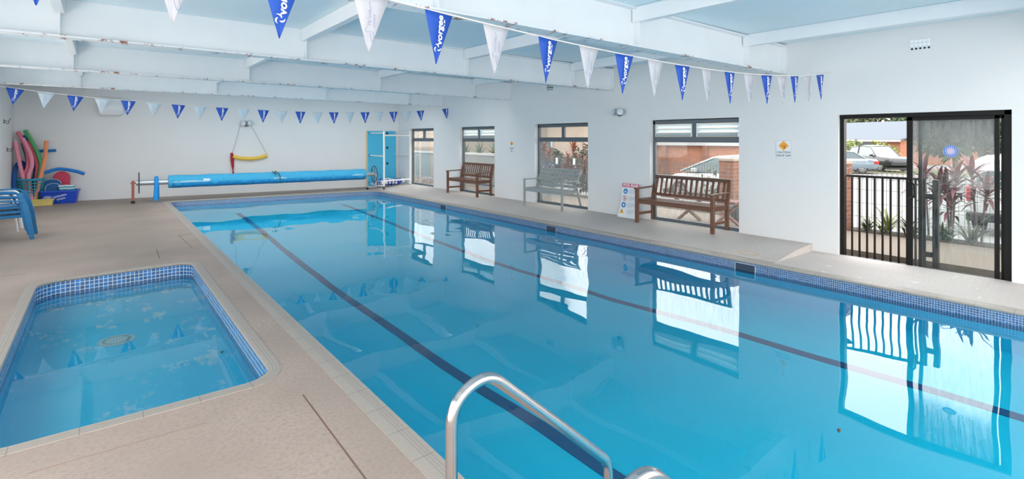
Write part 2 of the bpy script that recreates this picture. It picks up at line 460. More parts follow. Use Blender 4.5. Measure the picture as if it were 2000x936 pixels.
def outline(poly, radii, d, n=8):
    """CCW polygon moved outward by d, corners rounded by radius + d"""
    m = len(poly); L = []
    P = [V(p) for p in poly]
    for i in range(m):
        a, b = P[i], P[(i+1) % m]; t = (b-a).normalized(); nrm = V((t.y, -t.x))
        L.append((a+nrm*d, b+nrm*d))
    out = []
    for i in range(m):
        (a0, a1), (b0, b1) = L[i-1], L[i]
        d1 = (a1-a0); d2 = (b1-b0)
        cr = d1.x*d2.y-d1.y*d2.x
        t = ((b0.x-a0.x)*d2.y-(b0.y-a0.y)*d2.x)/cr
        p = a0+d1*t
        u, w = -d1.normalized(), d2.normalized()
        r = max(radii[i]+d, .01); ang = u.angle(w); Lc = r/math.tan(ang/2)
        bis = (u+w).normalized(); c = p+bis*(r/math.sin(ang/2))
        s0, s1 = p+u*Lc-c, p+w*Lc-c
        th0 = math.atan2(s0.y, s0.x); th1 = math.atan2(s1.y, s1.x)
        while th1 < th0: th1 += 2*PI
        for k in range(n+1):
            th = th0+(th1-th0)*k/n; out.append((c.x+r*math.cos(th), c.y+r*math.sin(th)))
    return out
def densify(pts, step):
    out = []; m = len(pts)
    for i in range(m):
        a, b = V(pts[i]), V(pts[(i+1) % m]); k = max(1, int((b-a).length/step))
        for j in range(k): out.append(tuple(a.lerp(b, j/k)))
    return out

def ring_mesh(name, material, poly, radii, prof, vcoord, parent=None, smooth=40):
    """bridge offset outlines given as (d, z); UV = (length along the edge, vcoord)"""
    bm = bmesh.new(); uvl = bm.loops.layers.uv.new('UVMap')
    rings = [[bm.verts.new((x, y, z)) for x, y in outline(poly, radii, d)] for d, z in prof]
    ref = [V(p) for p in outline(poly, radii, 0)]; m = len(ref)
    us = [0.0]
    for i in range(m): us.append(us[-1]+(ref[(i+1) % m]-ref[i]).length)
    for k in range(len(prof)-1):
        for i in range(m):
            j = (i+1) % m
            f = bm.faces.new([rings[k][i], rings[k][j], rings[k+1][j], rings[k+1][i]])
            for lp, (uu, vv) in zip(f.loops, [(us[i], vcoord[k]), (us[i+1], vcoord[k]), (us[i+1], vcoord[k+1]), (us[i], vcoord[k+1])]):
                lp[uvl].uv = (uu, vv)
    me = bpy.data.meshes.new(name); bm.to_mesh(me); bm.free(); me.materials.append(MATS[material])
    for p in me.polygons: p.use_smooth = True
    me.set_sharp_from_angle(angle=math.radians(smooth))
    o = bpy.data.objects.new(name, me); COL.objects.link(o)
    if parent: o.parent = parent
    return o
def sheet(name, material, loops, z0, z1, parent=None):
    cu = bpy.data.curves.new(name, 'CURVE'); cu.dimensions = '2D'; cu.fill_mode = 'BOTH'; cu.extrude = max((z1-z0)/2, 0)
    for lp in loops:
        sp = cu.splines.new('POLY'); sp.points.add(len(lp)-1); sp.use_cyclic_u = True
        for q, (x, y) in zip(sp.points, lp): q.co = (x, y, 0, 1)
    t = bpy.data.objects.new('t', cu); COL.objects.link(t)
    dg = bpy.context.evaluated_depsgraph_get(); dg.update()
    me = bpy.data.meshes.new_from_object(t.evaluated_get(dg)); me.name = name
    bpy.data.objects.remove(t); bpy.data.curves.remove(cu)
    me.transform(Matrix.Translation((0, 0, (z0+z1)/2)))
    me.materials.clear(); me.materials.append(MATS[material])
    o = bpy.data.objects.new(name, me); COL.objects.link(o)
    if parent: o.parent = parent
    return o

CW = .135
fl = sheet('floor', 'deck', [[(XL, YN), (XW+.04, YN), (XW+.04, backY(XW)+.1), (XL, backY(XL)+.1)],
                             outline(MAIN, MAINR, CW)[::-1], outline(WAD, WADR, .085)[::-1]], -.25, 0.0)
structure(fl, 'pinkish grey concrete pool deck')
# raised concrete shelf under the windows, sloping to the pool edge
m = MB()
ys, ye = 3.37, 17.6
P = [(7.3, .002), (7.95, .085), (8.3, .105), (XW+WT, .115), (XW+WT, -.05), (7.3, -.05)]
A = [m.bm.verts.new((x, ys, z)) for x, z in P]; B = [m.bm.verts.new((x, ye, z)) for x, z in P]
for i in range(6): m.face([A[i], A[(i+1) % 6], B[(i+1) % 6], B[i]])
m.face(A); m.face(B)
structure(m.build('floor', 'deck_smooth'), 'raised grey concrete ledge under the windows')
m = MB().box(7.24, XW+.045, -1.6, 3.37, -.02, .004)
structure(m.build('floor', 'deck_landing'), 'grey concrete landing in front of the sliding door')

# joints in the deck
for i, (a, b, w) in enumerate([((1.06, 3.6), (1.03, 1.2), .009), ((.67, 9.7), (.655, 8.97), .012), ((1.06, 10.85), (1.40, 10.94), .008), ((1.08, 10.9), (1.12, 9.5), .007),
                               ((-.3, 3.63), (.5, 3.61), .005), ((-1.7, 8.98), (-.75, 9.02), .006), ((.89, 18.2), (1.09, 17.2), .01)]):
    structure(MB().bar((*a, .0), (*b, .0), w, .003).build('trim_%d' % (i+1), 'joint' if i not in (4, 5) else 'joint_faint'), 'dark joint line in the deck')

# walls
def wall_x(name, x0, x1, ya, yb, z0, z1, holes):
    m = MB(); holes = sorted(holes); y = ya
    for (h0, h1, hz0, hz1) in holes:
        m.box(x0, x1, y, h0, z0, z1)
        if hz0 > z0: m.box(x0, x1, h0, h1, z0, hz0)
        if hz1 < z1: m.box(x0, x1, h0, h1, hz1, z1)
        y = h1
    m.box(x0, x1, y, yb, z0, z1)
    return structure(m.build(name, 'wall_paint', smooth=0))
DOOR = (1.16, 3.02, -.1, 2.066)
WINS = [(14.9, 16.59, .115, 2.055), (11.55, 13.33, .115, 2.06), (8.04, 9.85, .115, 2.075), (4.54, 6.37, .115, 2.08)]
wall_x('wall_right', XW, XW+WT, YN, 17.75, -.3, CZ, [DOOR]+WINS)
ADDED_LEFT = [(-3.9, -.2, .3, 2.6), (.2, 3.9, .3, 2.6), (4.6, 7.6, .9, 2.2), (8.4, 11.6, .9, 2.2), (12.4, 15.2, .9, 2.1)]  # openings added in the unseen stretch of wall to let in daylight
wall_x('wall_left', XL-.2, XL, YN, 19.0, -.3, CZ, ADDED_LEFT)
m = MB()
yl, yr = backY(XL-.2), backY(XW+.2)
m.hexa([(XL-.2, yl, -.3), (XW+.2, yr, -.3), (XW+.2, yr+.25, -.3), (XL-.2, yl+.25, -.3), (XL-.2, yl, CZ), (XW+.2, yr, CZ), (XW+.2, yr+.25, CZ), (XL-.2, yl+.25, CZ)])
structure(m.build('wall_back', 'wall_paint', smooth=0))
m = MB()
m.box(XL-.2, XL+.3, YN-.2, YN, -.3, CZ); m.box(3.2, 3.5, YN-.2, YN, -.3, CZ); m.box(XW-.3, XW+WT, YN-.2, YN, -.3, CZ); m.box(XL, XW, YN-.2, YN, 2.95, CZ); m.box(XL, XW, YN-.2, YN, -.3, .25)  # unseen near wall left open between piers to bring in added daylight
structure(m.build('wall_near', 'wall_paint', smooth=0))
ADDED_ROOF = [(11.03, 11.8), (14.56, 15.5)]  # open roof strips added behind two beams to brighten the far end
m = MB()
for a, b in zip([-1.3]+[q[1] for q in ADDED_ROOF], [q[0] for q in ADDED_ROOF]+[19.1]): m.box(XL-.2, XW+WT, a, b, CZ, CZ+.12)
for a, b in ADDED_ROOF: m.box(XL-.2, -.3, a, b, CZ, CZ+.12).box(7.3, XW+WT, a, b, CZ, CZ+.12)
m.box(XL-.2, XL+.4, YN-.2, -1.3, CZ, CZ+.12).box(XW-.4, XW+WT, YN-.2, -1.3, CZ, CZ+.12).box(XL-.2, XW+WT, YN-.2, YN+.3, CZ, CZ+.12)  # roof left open over the unseen near end, added for more light
structure(m.build('ceiling', 'ceiling_paint', smooth=0), 'pale blue-white painted ceiling')
JX = (-.35, 2.2, 4.85, 7.36)
BY = (.25, 3.86, 7.4, 10.9, 14.42)
for i, by in enumerate(BY):
    m = MB()
    L0, L1 = XL, XW
    for (a, b, c, d) in ((-.1, .1, 0, .016), (-.008, .008, .016, .44), (-.1, .1, .44, .455)):
        m.box(L0, L1, a, b, c, d)
    for jx in JX: m.box(jx-.006, jx+.006, -.095, .095, .016, .436)
    m.box(L1-.01, L1, -.1, .1, 0, .455)
    o = m.build('ceiling_beam', 'beam_paint', smooth=0, loc=(0, by, 2.802))
    o.rotation_euler = (0, .0072, 0)
    structure(o, 'white steel ceiling beam with rust along its lower flange')
for jx in JX:
    m = MB(); ybounds = [-1.3] + list(BY) + [17.9 if jx > 2 else 18.5]
    for a, b in zip(ybounds, ybounds[1:]):
        if b-a < .3: continue
        m.box(jx-.045, jx+.045, a+.02, b-.02, CZ-.165, CZ)
    structure(m.build('ceiling_joist', 'beam_paint', smooth=0, bevel=.004, seg=1), 'white boxed joist running along the ceiling')

# ------------------------------------------------------------------ pools
def main_depth(y):
    P = [(-2, -1.02), (1, -1.05), (3, -1.2), (5, -1.5), (8, -1.85), (10.5, -1.85), (13, -1.5), (15, -1.1), (18, -1.0)]
    for a, b in zip(P, P[1:]):
        if a[0] <= y <= b[0]:
            t = (y-a[0])/(b[0]-a[0]); t = t*.6+.4*t*t*(3-2*t); return a[1]+(b[1]-a[1])*t
    return P[-1][1]
def pool(name, poly, radii, depth, waterz, tile, tilerows, floor_mat, water, lab):
    root = bpy.data.objects.new(name, None); COL.objects.link(root); root.empty_display_size = .1
    structure(root, lab); cw = CW if name == 'pool_basin' else .085
    ring_mesh('coping', 'coping', poly, radii, [(0.0, -.03), (-.012, -.012), (-.008, .004), (.004, .006), (cw, .004), (cw+.004, -.02)], [0, .01, .02, .03, cw, cw+.01], root)
    tb = ring_mesh('tile_band', tile, poly, radii, [(.0, -.02), (0.0, -.02-tilerows)], [tilerows, 0], root)
    wl = ring_mesh('pool_wall', floor_mat, poly, radii, [(0.0, -.02-tilerows), (0, -depth+.1), (-.03, -depth+.03), (-.1, -depth)], [0, 1, 2, 3], root)
    if name == 'pool_basin':
        m = MB(); L_ = []
        for i in range(120):
            y = -1.7+18.7*i/119; z = main_depth(y); L_.append([m.bm.verts.new((x, y, z)) for x in (1.35, 1.6, 6.9, 7.2)])
        for a, b in zip(L_, L_[1:]):
            for j in range(3): m.face([a[j], a[j+1], b[j+1], b[j]])
        m.build('pool_floor', floor_mat, root)
    else:
        sheet('pool_floor', floor_mat, [outline(poly, radii, -.1)], -depth-.002, -depth+.0, root)
    pts = outline(poly, radii, .001)
    w = sheet(water, water.replace('pool_water', 'water_main').replace('wading_water', 'water_wading'), [pts], waterz, waterz)
    return root, w
pr, w = pool('pool_basin', MAIN, MAINR, 2.1, -.14, 'tile_main', .0245*11, 'pool_paint', 'pool_water', 'long blue swimming pool basin with mosaic tile band')
tag(w, 'still blue water filling the long swimming pool', 'water', kind='stuff')
wr, w2 = pool('wading_basin', WAD, WADR, .5, -.175, 'tile_wading', .046*7, 'wading_floor', 'wading_water', 'small wading pool basin with mosaic tile band')
tag(w2, 'clear blue water filling the small wading pool', 'water', kind='stuff')
for x in (2.85, 5.68):
    m = MB(); L_ = [[m.bm.verts.new((x+a, -.6+16*i/79, main_depth(-.6+16*i/79)+b)) for a, b in ((-.058, -.02), (-.058, .016), (.058, .016), (.058, -.02))] for i in range(80)]
    for a, b in zip(L_, L_[1:]):
        for j in range(3): m.face([a[j], a[j+1], b[j+1], b[j]])
    m.build('lane_line', 'lane_paint', pr)
for (y, x, nx) in ((3.69, 7.1, -1), (7.7, 7.1, -1), (11.9, 7.1, -1), (7.72, 1.43, 1)):
    m = MB()
    xa, xb = sorted((x+nx*.006, x-nx*.03))
    m.box(xa, xb, y-.14, y+.14, -.21, -.05)
    MBf = MB()
    for (a, b, c, d) in ((-.15, -.14, -.22, -.04), (.14, .15, -.22, -.04), (-.15, .15, -.047, -.038)):
        xa2, xb2 = sorted((x+nx*.014, x-nx*.01)); MBf.box(xa2, xb2, y+a, y+b, c, d)
    s = m.build('skimmer_mouth', 'skimmer_dark', pr); MBf.build('skimmer_frame', 'galv', s)
m = MB().lathe([(.0, 0), (.15, 0), (.15, .012), (.1, .02), (.0, .022)], 32, Matrix.Translation((.12, 6.45, -.5)), cap=False)
dc = m.build('drain_cover', 'drain_white', wr)
m = MB()
for k in range(28):
    a = 2*PI*k/28; m.obox((.12+.105*math.cos(a), 6.45+.105*math.sin(a), -.479), (.022, .007, .004), Matrix.Rotation(a, 4, 'Z'))
m.build('drain_slots', 'skimmer_dark', dc)

for x, y, z, a, lab in ((3.68, 1.30, -.139, .4, 'small dark dead leaf floating on the big pool'), (.84, 5.2, -.174, 1.2, 'small brown dead leaf floating on the wading pool')):
    m = MB().strip([(-.028, 0, 0), (-.012, .002, .004), (.008, 0, .005), (.028, -.003, .001)], V((0, 1, 0)), [.001, .010, .009, .001])
    o = m.build('dead_leaf', 'dead_leaf', solid=.001, loc=(x, y, z)); o.rotation_euler = (0, 0, a)
    tag(o, lab, 'leaf', 'dead leaves on the water')
m = MB(); m.lathe([(.09, 0), (.13, 0), (.13, .0015), (.09, .0015), (.09, 0)], 24, Matrix.Diagonal((.8, 1.3, 1, 1)), cap=False)
o = m.build('trim_8', 'rust_stain', loc=(7.5, 3.85, .0275)); o.rotation_euler = (0, -.127, 0)
structure(o, 'faint rusty ring stain on the ledge by the pool edge')
# ------------------------------------------------------------------ windows and door
def window(n, y0, y1, z0, z1, glass, louvre):
    r = bpy.data.objects.new('window_%d' % n, None); COL.objects.link(r); r.empty_display_size = .1
    r.location = (XW, (y0+y1)/2, z0); structure(r, 'grey aluminium framed window in the right wall')
    h = z1-z0; w = (y1-y0)/2; x0, x1 = .10, .16
    m = MB()
    m.box(x0, x1, -w, -w+.05, 0, h); m.box(x0, x1, w-.05, w, 0, h); m.box(x0-.02, x1, -w, w, 0, .055); m.box(x0, x1, -w, w, h-.085, h-.012)
    m.build('frame', 'grey_frame', r, smooth=0, bevel=.004)
    MB().box(x0+.01, x1, -w, w, h-.012, h).build('gap_strip', 'dark_gap', r, smooth=0)
    MB().box(x0-.01, x1, -w+.05, w-.05, h-.435, h-.33).build('transom', 'grey_frame', r, smooth=0, bevel=.004)
    MB().box(x0, x1, -.045, .045, h-.33, h-.085).build('mullion', 'grey_frame', r, smooth=0, bevel=.004)
    MB().box(.125, .131, -w+.05, w-.05, .055, h-.435).build('pane', glass, r, smooth=0)
    for sgn in (-1, 1):
        ya, yb = (.045, w-.05) if sgn > 0 else (-w+.05, -.045)
        if louvre:
            for k in range(3):
                zc = h-.29+.08*k
                m = MB().obox((.12, (ya+yb)/2, zc), (.006, yb-ya-.03, .1), Matrix.Rotation(math.radians(-48 if louvre == 1 else -30), 4, 'Y'))
                m.build('louvre', 'louvre_glass', r, smooth=0)
            m = MB()
            for yy in (ya+.012, yb-.012):
                m.box(.1, .13, yy-.012, yy+.012, h-.33, h-.085)
            m.build('louvre_clip', 'galv', r, smooth=0)
        else:
            MB().box(.125, .131, ya, yb, h-.33, h-.085).build('pane', 'glass', r, smooth=0)
    return r
for i, (w, g, lv) in enumerate(zip(WINS, ('glass', 'glass', 'glass_streaked', 'glass_streaked'), (0, 1, 0, 1))):
    window(i+1, *w, g, lv)

d = bpy.data.objects.new('door_1', None); COL.objects.link(d); d.empty_display_size = .1; d.location = (XW, 2.09, 0)
structure(d, 'black aluminium framed glass sliding door standing open')
y0, y1 = 1.16-2.09, 3.02-2.09; H = 2.066
m = MB(); m.box(.06, .16, y1-.055, y1, 0, H); m.box(.05, .16, y0, y0+.075, 0, H); m.box(.05, .16, y0, y1, H-.06, H); m.box(.05, .16, y0, y1, -.09, -.012)
m.build('frame', 'black_frame', d, smooth=0, bevel=.003)
# fixed pane behind, sliding leaf in front
m = MB(); m.box(.115, .15, -.04, .0, 0, H-.06); m.box(.115, .15, y0+.07, y0+.11, 0, H-.06); m.box(.115, .15, y0+.07, 0, H-.1, H-.06); m.box(.115, .15, y0+.07, 0, -.05, .0)
m.build('fixed_frame', 'black_frame', d, smooth=0, bevel=.003)
MB().box(.13, .135, y0+.1, -.03, .0, H-.09).build('pane', 'glass', d, smooth=0)
lf = MB(); lf.box(.07, .105, .055, .12, .0, H-.06); lf.box(.07, .105, y0+.12, y0+.165, .0, H-.06); lf.box(.07, .105, y0+.12, .12, H-.105, H-.06); lf.box(.07, .105, y0+.12, .12, -.05, .0)
leaf = lf.build('sliding_leaf', 'black_frame', d, smooth=0, bevel=.003)
MB().box(.085, .09, y0+.15, .065, .0, H-.09).build('pane', 'glass_misted', leaf, smooth=0)
m = MB().tube(fillet([(.07, .085, .90), (.03, .085, .90), (.02, .02, .94), (.02, .02, 1.10), (.03, .085, 1.14), (.07, .085, 1.14)], .04, 5), .013, 10)
plabel(m.build('handle', 'black_paint', leaf), 'curved black pull handle')
# round patterned sticker on the glass
m = MB(); Mx = Matrix.Translation((.082, 1.745-2.09, 1.555)) @ Matrix.Rotation(-PI/2, 4, 'Y')
st = MB().lathe([(0, 0), (.078, 0), (.078, .001), (0, .001)], 32, Mx, cap=False).build('sticker', 'sticker_pale', leaf, smooth=0)
m = MB()
for rr, nn, sz in ((.066, 20, .0105), (.046, 16, .0075), ):
    for k in range(nn):
        a = 2*PI*k/nn; m.lathe([(0, 0), (sz, 0), (sz, .0012), (0, .0012)], 8, Mx @ Matrix.Translation((rr*math.cos(a), rr*math.sin(a), 0)), cap=False)
m.build('sticker_dots', 'sticker_blue', st, smooth=0)
m = MB()
for rr, nn, sz in ((.028, 10, .006), (.012, 5, .004)):
    for k in range(nn):
        a = 2*PI*k/nn; m.lathe([(0, 0), (sz, 0), (sz, .0012), (0, .0012)], 8, Mx @ Matrix.Translation((rr*math.cos(a), rr*math.sin(a), 0)), cap=False)
m.build('sticker_rings', 'sticker_pink', st, smooth=0)

# ------------------------------------------------------------------ pennant strings
TF = Matrix(((1, 0, 0, 0), (0, 0, -1, 0), (0, 1, 0, 0), (0, 0, 0, 1)))      # text facing -Y
TR = Matrix(((0, 0, -1, 0), (-1, 0, 0, 0), (0, 1, 0, 0), (0, 0, 0, 1)))     # text facing -X
UP = Matrix.Rotation(PI/2, 4, 'Z')
def pennant_meshes(w, h, sheer):
    def flagmesh(name, material):
        m = MB(); n = 7
        L = []
        for i in range(n+1):
            t = i/n; hw = w/2*(1-t)+.002; bend = .012*math.sin(t*2.4)
            L.append([m.bm.verts.new((s*hw, bend*math.cos(s*1.3), -h*t)) for s in (-1, -.33, .33, 1)])
        for a, b in zip(L, L[1:]):
            for j in range(3): m.face([a[j], a[j+1], b[j+1], b[j]])
        return m.build(name, material, smooth=60, solid=.0016)
    blue = flagmesh('pennant', 'flag_blue'); white = flagmesh('pennant', sheer)
    s = h/.35
    m = MB()
    m.text('vorgee', .062*s, Matrix.Translation((.012*s, -.006, -.118*s)) @ TF @ UP, bold=.0016*s, ext=.0004, shear=.1, xs=1.18)
    # swirl of three hooked blades
    for k in range(3):
        a0 = k*2*PI/3+.4; o_, i_ = [], []
        for q in range(9):
            t = q/8; a = a0+t*1.9; r = .010+.020*t; wd = .0085*math.sin(PI*min(1, t*1.02))+.0005
            c = V((r*math.cos(a), r*math.sin(a))); nrm = V((math.cos(a), math.sin(a)))
            o_.append(c+nrm*wd*.6); i_.append(c-nrm*wd*.6)
        Mm = Matrix.Translation((-.004*s, -.007, -.243*s)) @ TF @ Matrix.Scale(s, 4)
        for q in range(8):
            vs = [m.bm.verts.new(Mm @ V((*p, 0))) for p in (o_[q], o_[q+1], i_[q+1], i_[q])]; m.face(vs)
    # small bars beside the name
    for zc, hh in ((-.052, .022), (-.078, .008)):
        m.obox((.044*s, -.007, zc*s), (.008*s, .0006, hh*s))
    lb = m.build('lettering', 'ink_daylight_white', smooth=0)
    m = MB()
    swim = [[(.078, .020), (.066, .032), (.050, .029), (.048, .014), (.056, 0), (.040, -.018), (.006, -.027), (-.012, -.016), (.002, -.006), (.046, .004)],
            [(.088, .022), (.093, .001), (.108, .019), (.115, .001), (.134, .024)], [(.138, .017), (.142, .002), (.152, .010)],
            [(.155, .017), (.159, .001), (.168, .016), (.174, .001), (.183, .015), (.190, .001), (.212, .009), (.238, .013)]]
    Mm = Matrix.Translation((.004*s, -.0075, -.272*s)) @ TF @ UP @ Matrix.Scale(s, 4)
    for st in swim:
        m.tube([Mm @ V((x, y, 0)) for x, y in [(p.x, p.y) for p in curve_pts([(a, b, 0) for a, b in st], 60)]], .0011*s, 4)
    m.text('AUSTRALIA', .013*s, Matrix.Translation((.026*s, -.0075, -.150*s)) @ TF @ UP, ext=.0004, xs=1.25)
    lw = m.build('lettering', 'ink_blue', smooth=0)
    return blue, white, lb, lw
def bunting(label, yy, posts, flags, w, h, sheer, cordr):
    root = thing('pennant_string', label, 'bunting', (0, yy, 2.6), group='strings of blue and white pennants across the pool')
    cps = curve_pts([(x, 0, z-2.6) for x, z in posts], 90)
    MB().tube(cps, cordr, 6).build('cord', 'rope', root)
    def zat(x):
        for a, b in zip(cps, cps[1:]):
            if a.x <= x <= b.x: return a.z+(b.z-a.z)*(x-a.x)/(b.x-a.x)
        return cps[-1].z
    blue, white, lb, lw = pennant_meshes(w, h, sheer)
    first = {}
    for i, (x, c) in enumerate(flags):
        src, let = (blue, lb) if c == 'b' else (white, lw)
        f = src if c not in first else src.copy()
        t = let if c not in first else let.copy()
        if c in first: COL.objects.link(f); COL.objects.link(t)
        first[c] = 1
        f.parent = root; t.parent = f
        sl = math.atan2(zat(x+.1)-zat(x-.1), .2)
        f.location = (x, 0, zat(x)-cordr); f.rotation_euler = (random.uniform(-.03, .03), -sl, random.uniform(-.12, .12))
        plabel(f, 'blue pennant with white lettering' if c == 'b' else 'white pennant with faint script')
    return root
P1 = [(-1.78, 2.70), (.3, 2.66), (1.3, 2.62), (2.3, 2.56), (3.3, 2.51), (4.7, 2.475), (6.0, 2.49), (7.3, 2.56), (8.15, 2.645), (8.5, 2.69)]
F1 = [(-1.2, 'b'), (-.72, 'w'), (-.22, 'b'), (.29, 'w'), (.80, 'b'), (1.33, 'w'), (1.82, 'b'), (2.31, 'w'), (2.83, 'b'), (3.31, 'w'), (3.78, 'b'), (4.25, 'w'), (4.70, 'b'), (5.16, 'w'), (5.63, 'b'), (6.07, 'w'), (6.51, 'b'), (6.92, 'w'), (7.29, 'b'), (7.7, 'w'), (8.11, 'b')]
bunting('pennant string nearest the camera, large blue and white pennants above the pool', 3.11, P1, F1, .225, .355, 'flag_white', .006)
P2 = [(-1.75, 2.76), (-1.32, 2.70), (-.42, 2.60), (.46, 2.54), (1.8, 2.47), (3.2, 2.43), (4.3, 2.42), (5.4, 2.445), (6.7, 2.50), (7.55, 2.56), (8.5, 2.66)]
F2 = [(-1.32, 'b'), (-.87, 'w'), (-.42, 'b'), (.02, 'w'), (.46, 'b'), (.92, 'w'), (1.38, 'b'), (1.81, 'w'), (2.26, 'b'), (2.72, 'w'), (3.17, 'b'), (3.61, 'w'), (4.06, 'b'), (4.5, 'w'), (4.93, 'b'), (5.37, 'w'), (5.81, 'b'), (6.24, 'w'), (6.67, 'b'), (7.1, 'w'), (7.55, 'b'), (8.44, 'b')]
bunting('distant pennant string with small flags in front of the back wall', 14.0, P2, F2, .265, .315, 'flag_sheer', .005)

# ------------------------------------------------------------------ ladder
r = thing('pool_ladder', 'polished stainless steel ladder with two bent handrails at the pool edge', 'ladder', (1.4, 1.1, 0))
def rail(y):
    pts = fillet([(-.535, y, 0.0), (-.535, y, .885), (-.40, y, .945), (-.02, y, .615), (.20, y, .42), (.212, y, -.2), (.212, y, -1.1)], [.13, .13, .6, .10, .3], 8)
    return MB().tube(pts, .0195, 16)
for y in (1.4-1.1, .765-1.1):
    rl = rail(y).build('handrail', 'steel', r, smooth=60)
    MB().tube([(.2085, y, .315), (.2085, y, .33)], .0206, 16).build('collar', 'wheel_dark', rl)
    MB().lathe([(.02, 0), (.055, .002), (.05, .018), (.022, .022)], 20, Matrix.Translation((-.535, y, .0))).build('floor_flange', 'steel', rl)
for z in (-.32, -.58, -.84):
    MB().box(.17, .255, -.33, .29, z-.015, z+.015).build('tread', 'white_plastic', r, bevel=.01)

# ------------------------------------------------------------------ benches
def slat_bench(label, loc, rotz, L, n, group):
    b = thing('garden_bench', label, 'bench', loc, rotz, group)
    w = L/2
    for s in (-1, 1):
        x = s*(w-.03)
        MB().box(x-.032, x+.032, -.29, -.235, 0, .635).build('front_leg', 'teak', b, bevel=.006)
        m = MB()
        for (y0, z0, y1, z1) in ((.2, 0, .2, .45), (.2, .45, .3, .90)):
            m.hexa([(x-.03, y0-.028, z0), (x+.03, y0-.028, z0), (x+.03, y0+.028, z0), (x-.03, y0+.028, z0), (x-.03, y1-.024, z1), (x+.03, y1-.024, z1), (x+.03, y1+.024, z1), (x-.03, y1+.024, z1)])
        m.build('rear_leg', 'teak', b, bevel=.004)
        m = MB().hexa([(x-.035, -.32, .635), (x+.035, -.32, .635), (x+.032, .24, .655), (x-.032, .24, .655), (x-.035, -.32, .662), (x+.035, -.32, .662), (x+.032, .24, .68), (x-.032, .24, .68)])
        m.build('armrest', 'teak', b, bevel=.006)
        MB().box(x-.015, x+.015, -.24, .18, .14, .19).build('stretcher', 'teak', b, bevel=.004)
        MB().box(x-.018, x+.018, -.24, .18, .37, .43).build('side_rail', 'teak', b, bevel=.004)
    m = MB()
    for k in range(6):
        y = -.27+k*.085; m.box(-w+.005, w-.005, y, y+.072, .43+.0, .452)
    m.build('seat', 'teak', b, bevel=.004)
    MB().box(-w+.06, w-.06, -.27, -.245, .365, .43).build('apron', 'teak', b, bevel=.004)
    m = MB()
    def by(z): return .2+(z-.45)*.222-.005
    def rl(z0, z1, th):
        m.hexa([(-w+.05, by(z0)-th, z0), (w-.05, by(z0)-th, z0), (w-.05, by(z0)+th, z0), (-w+.05, by(z0)+th, z0), (-w+.05, by(z1)-th, z1), (w-.05, by(z1)-th, z1), (w-.05, by(z1)+th, z1), (-w+.05, by(z1)+th, z1)])
    rl(.835, .90, .016); rl(.50, .555, .016)
    for k in range(n):
        x = -w+.06+(k+.5)*(L-.12)/n; a = .0215; z0, z1 = .55, .84; th = .009
        m.hexa([(x-a, by(z0)-th, z0), (x+a, by(z0)-th, z0), (x+a, by(z0)+th, z0), (x-a, by(z0)+th, z0), (x-a, by(z1)-th, z1), (x+a, by(z1)-th, z1), (x+a, by(z1)+th, z1), (x-a, by(z1)+th, z1)])
    m.build('backrest', 'teak', b, bevel=.003, seg=1)
    return b
def dz(x): return .085+(x-7.95)/.35*.02
G = 'benches along the windows'
slat_bench('brown slatted timber bench beside the pool rules board', (8.38, 5.58, .102), -PI/2, 1.64, 14, G)
slat_bench('smaller-looking brown slatted timber bench far down the room near the corner', (8.36, 12.55, .10), -PI/2, 1.60, 14, G)
def metal_bench(label, loc, rotz, L):
    b = thing('metal_bench', label, 'bench', loc, rotz, G); w = L/2
    for s in (-1, 1):
        x = s*(w-.025)
        MB().box(x-.028, x+.028, -.30, -.265, 0, .64).build('front_leg', 'bench_grey', b, bevel=.004)
        MB().bar((x, .33, 0), (x, .12, .66), .045, .035, (0, 1, 0)).build('rear_leg', 'bench_grey', b, bevel=.004)
        MB().bar((x, .10, .42), (x, .31, .92), .045, .035, (0, 1, 0)).build('back_post', 'bench_grey', b, bevel=.004)
        MB().box(x-.032, x+.032, -.31, .22, .625, .65).build('armrest', 'bench_grey', b, bevel=.005)
        MB().box(x-.02, x+.02, -.27, .2, .37, .42).build('side_rail', 'bench_grey', b, bevel=.004)
    m = MB()
    for k in range(5): m.box(-w+.03, w-.03, -.28+k*.095, -.20+k*.095, .415, .44)
    m.build('seat', 'bench_grey', b, bevel=.003)
    MB().box(-w+.05, w-.05, -.295, -.27, .355, .43).build('apron', 'bench_grey', b, bevel=.004)
    m = MB()
    def by(z): return .10+(z-.42)*.42
    for k in range(5):
        z0 = .48+k*.088; z1 = z0+.064
        m.hexa([(-w+.04, by(z0)-.012, z0), (w-.04, by(z0)-.012, z0), (w-.04, by(z0)+.006, z0), (-w+.04, by(z0)+.006, z0), (-w+.04, by(z1)-.012, z1), (w-.04, by(z1)-.012, z1), (w-.04, by(z1)+.006, z1), (-w+.04, by(z1)+.006, z1)])
    m.hexa([(-.02, by(.45)-.01, .45), (.02, by(.45)-.01, .45), (.02, by(.45)+.012, .45), (-.02, by(.45)+.012, .45), (-.02, by(.9)-.01, .9), (.02, by(.9)-.01, .9), (.02, by(.9)+.012, .9), (-.02, by(.9)+.012, .9)])
    m.build('backrest', 'bench_grey', b, bevel=.003, seg=1)
metal_bench('grey metal bench with horizontal back slats', (8.33, 9.03, .098), -PI/2, 1.36)

# ------------------------------------------------------------------ pool cover roller
AX0, AX1 = V((.80, 16.98, .535)), V((7.30, 16.72, .515))
ax = (AX1-AX0).normalized()
r = thing('pool_cover_roller', 'long blue pool cover rolled up on a galvanised tube by the back wall', 'pool cover roller', (.8, 16.98, 0))
off = V((.8, 16.98, 0))
def ap(t): return AX0+(AX1-AX0)*t-off
MB().tube([ap(-.012), ap(1.0)], .068, 20).build('tube', 'galv', r)
MB().tube([ap(-.03), ap(-.012)], .018, 10).build('axle', 'rusty', r)
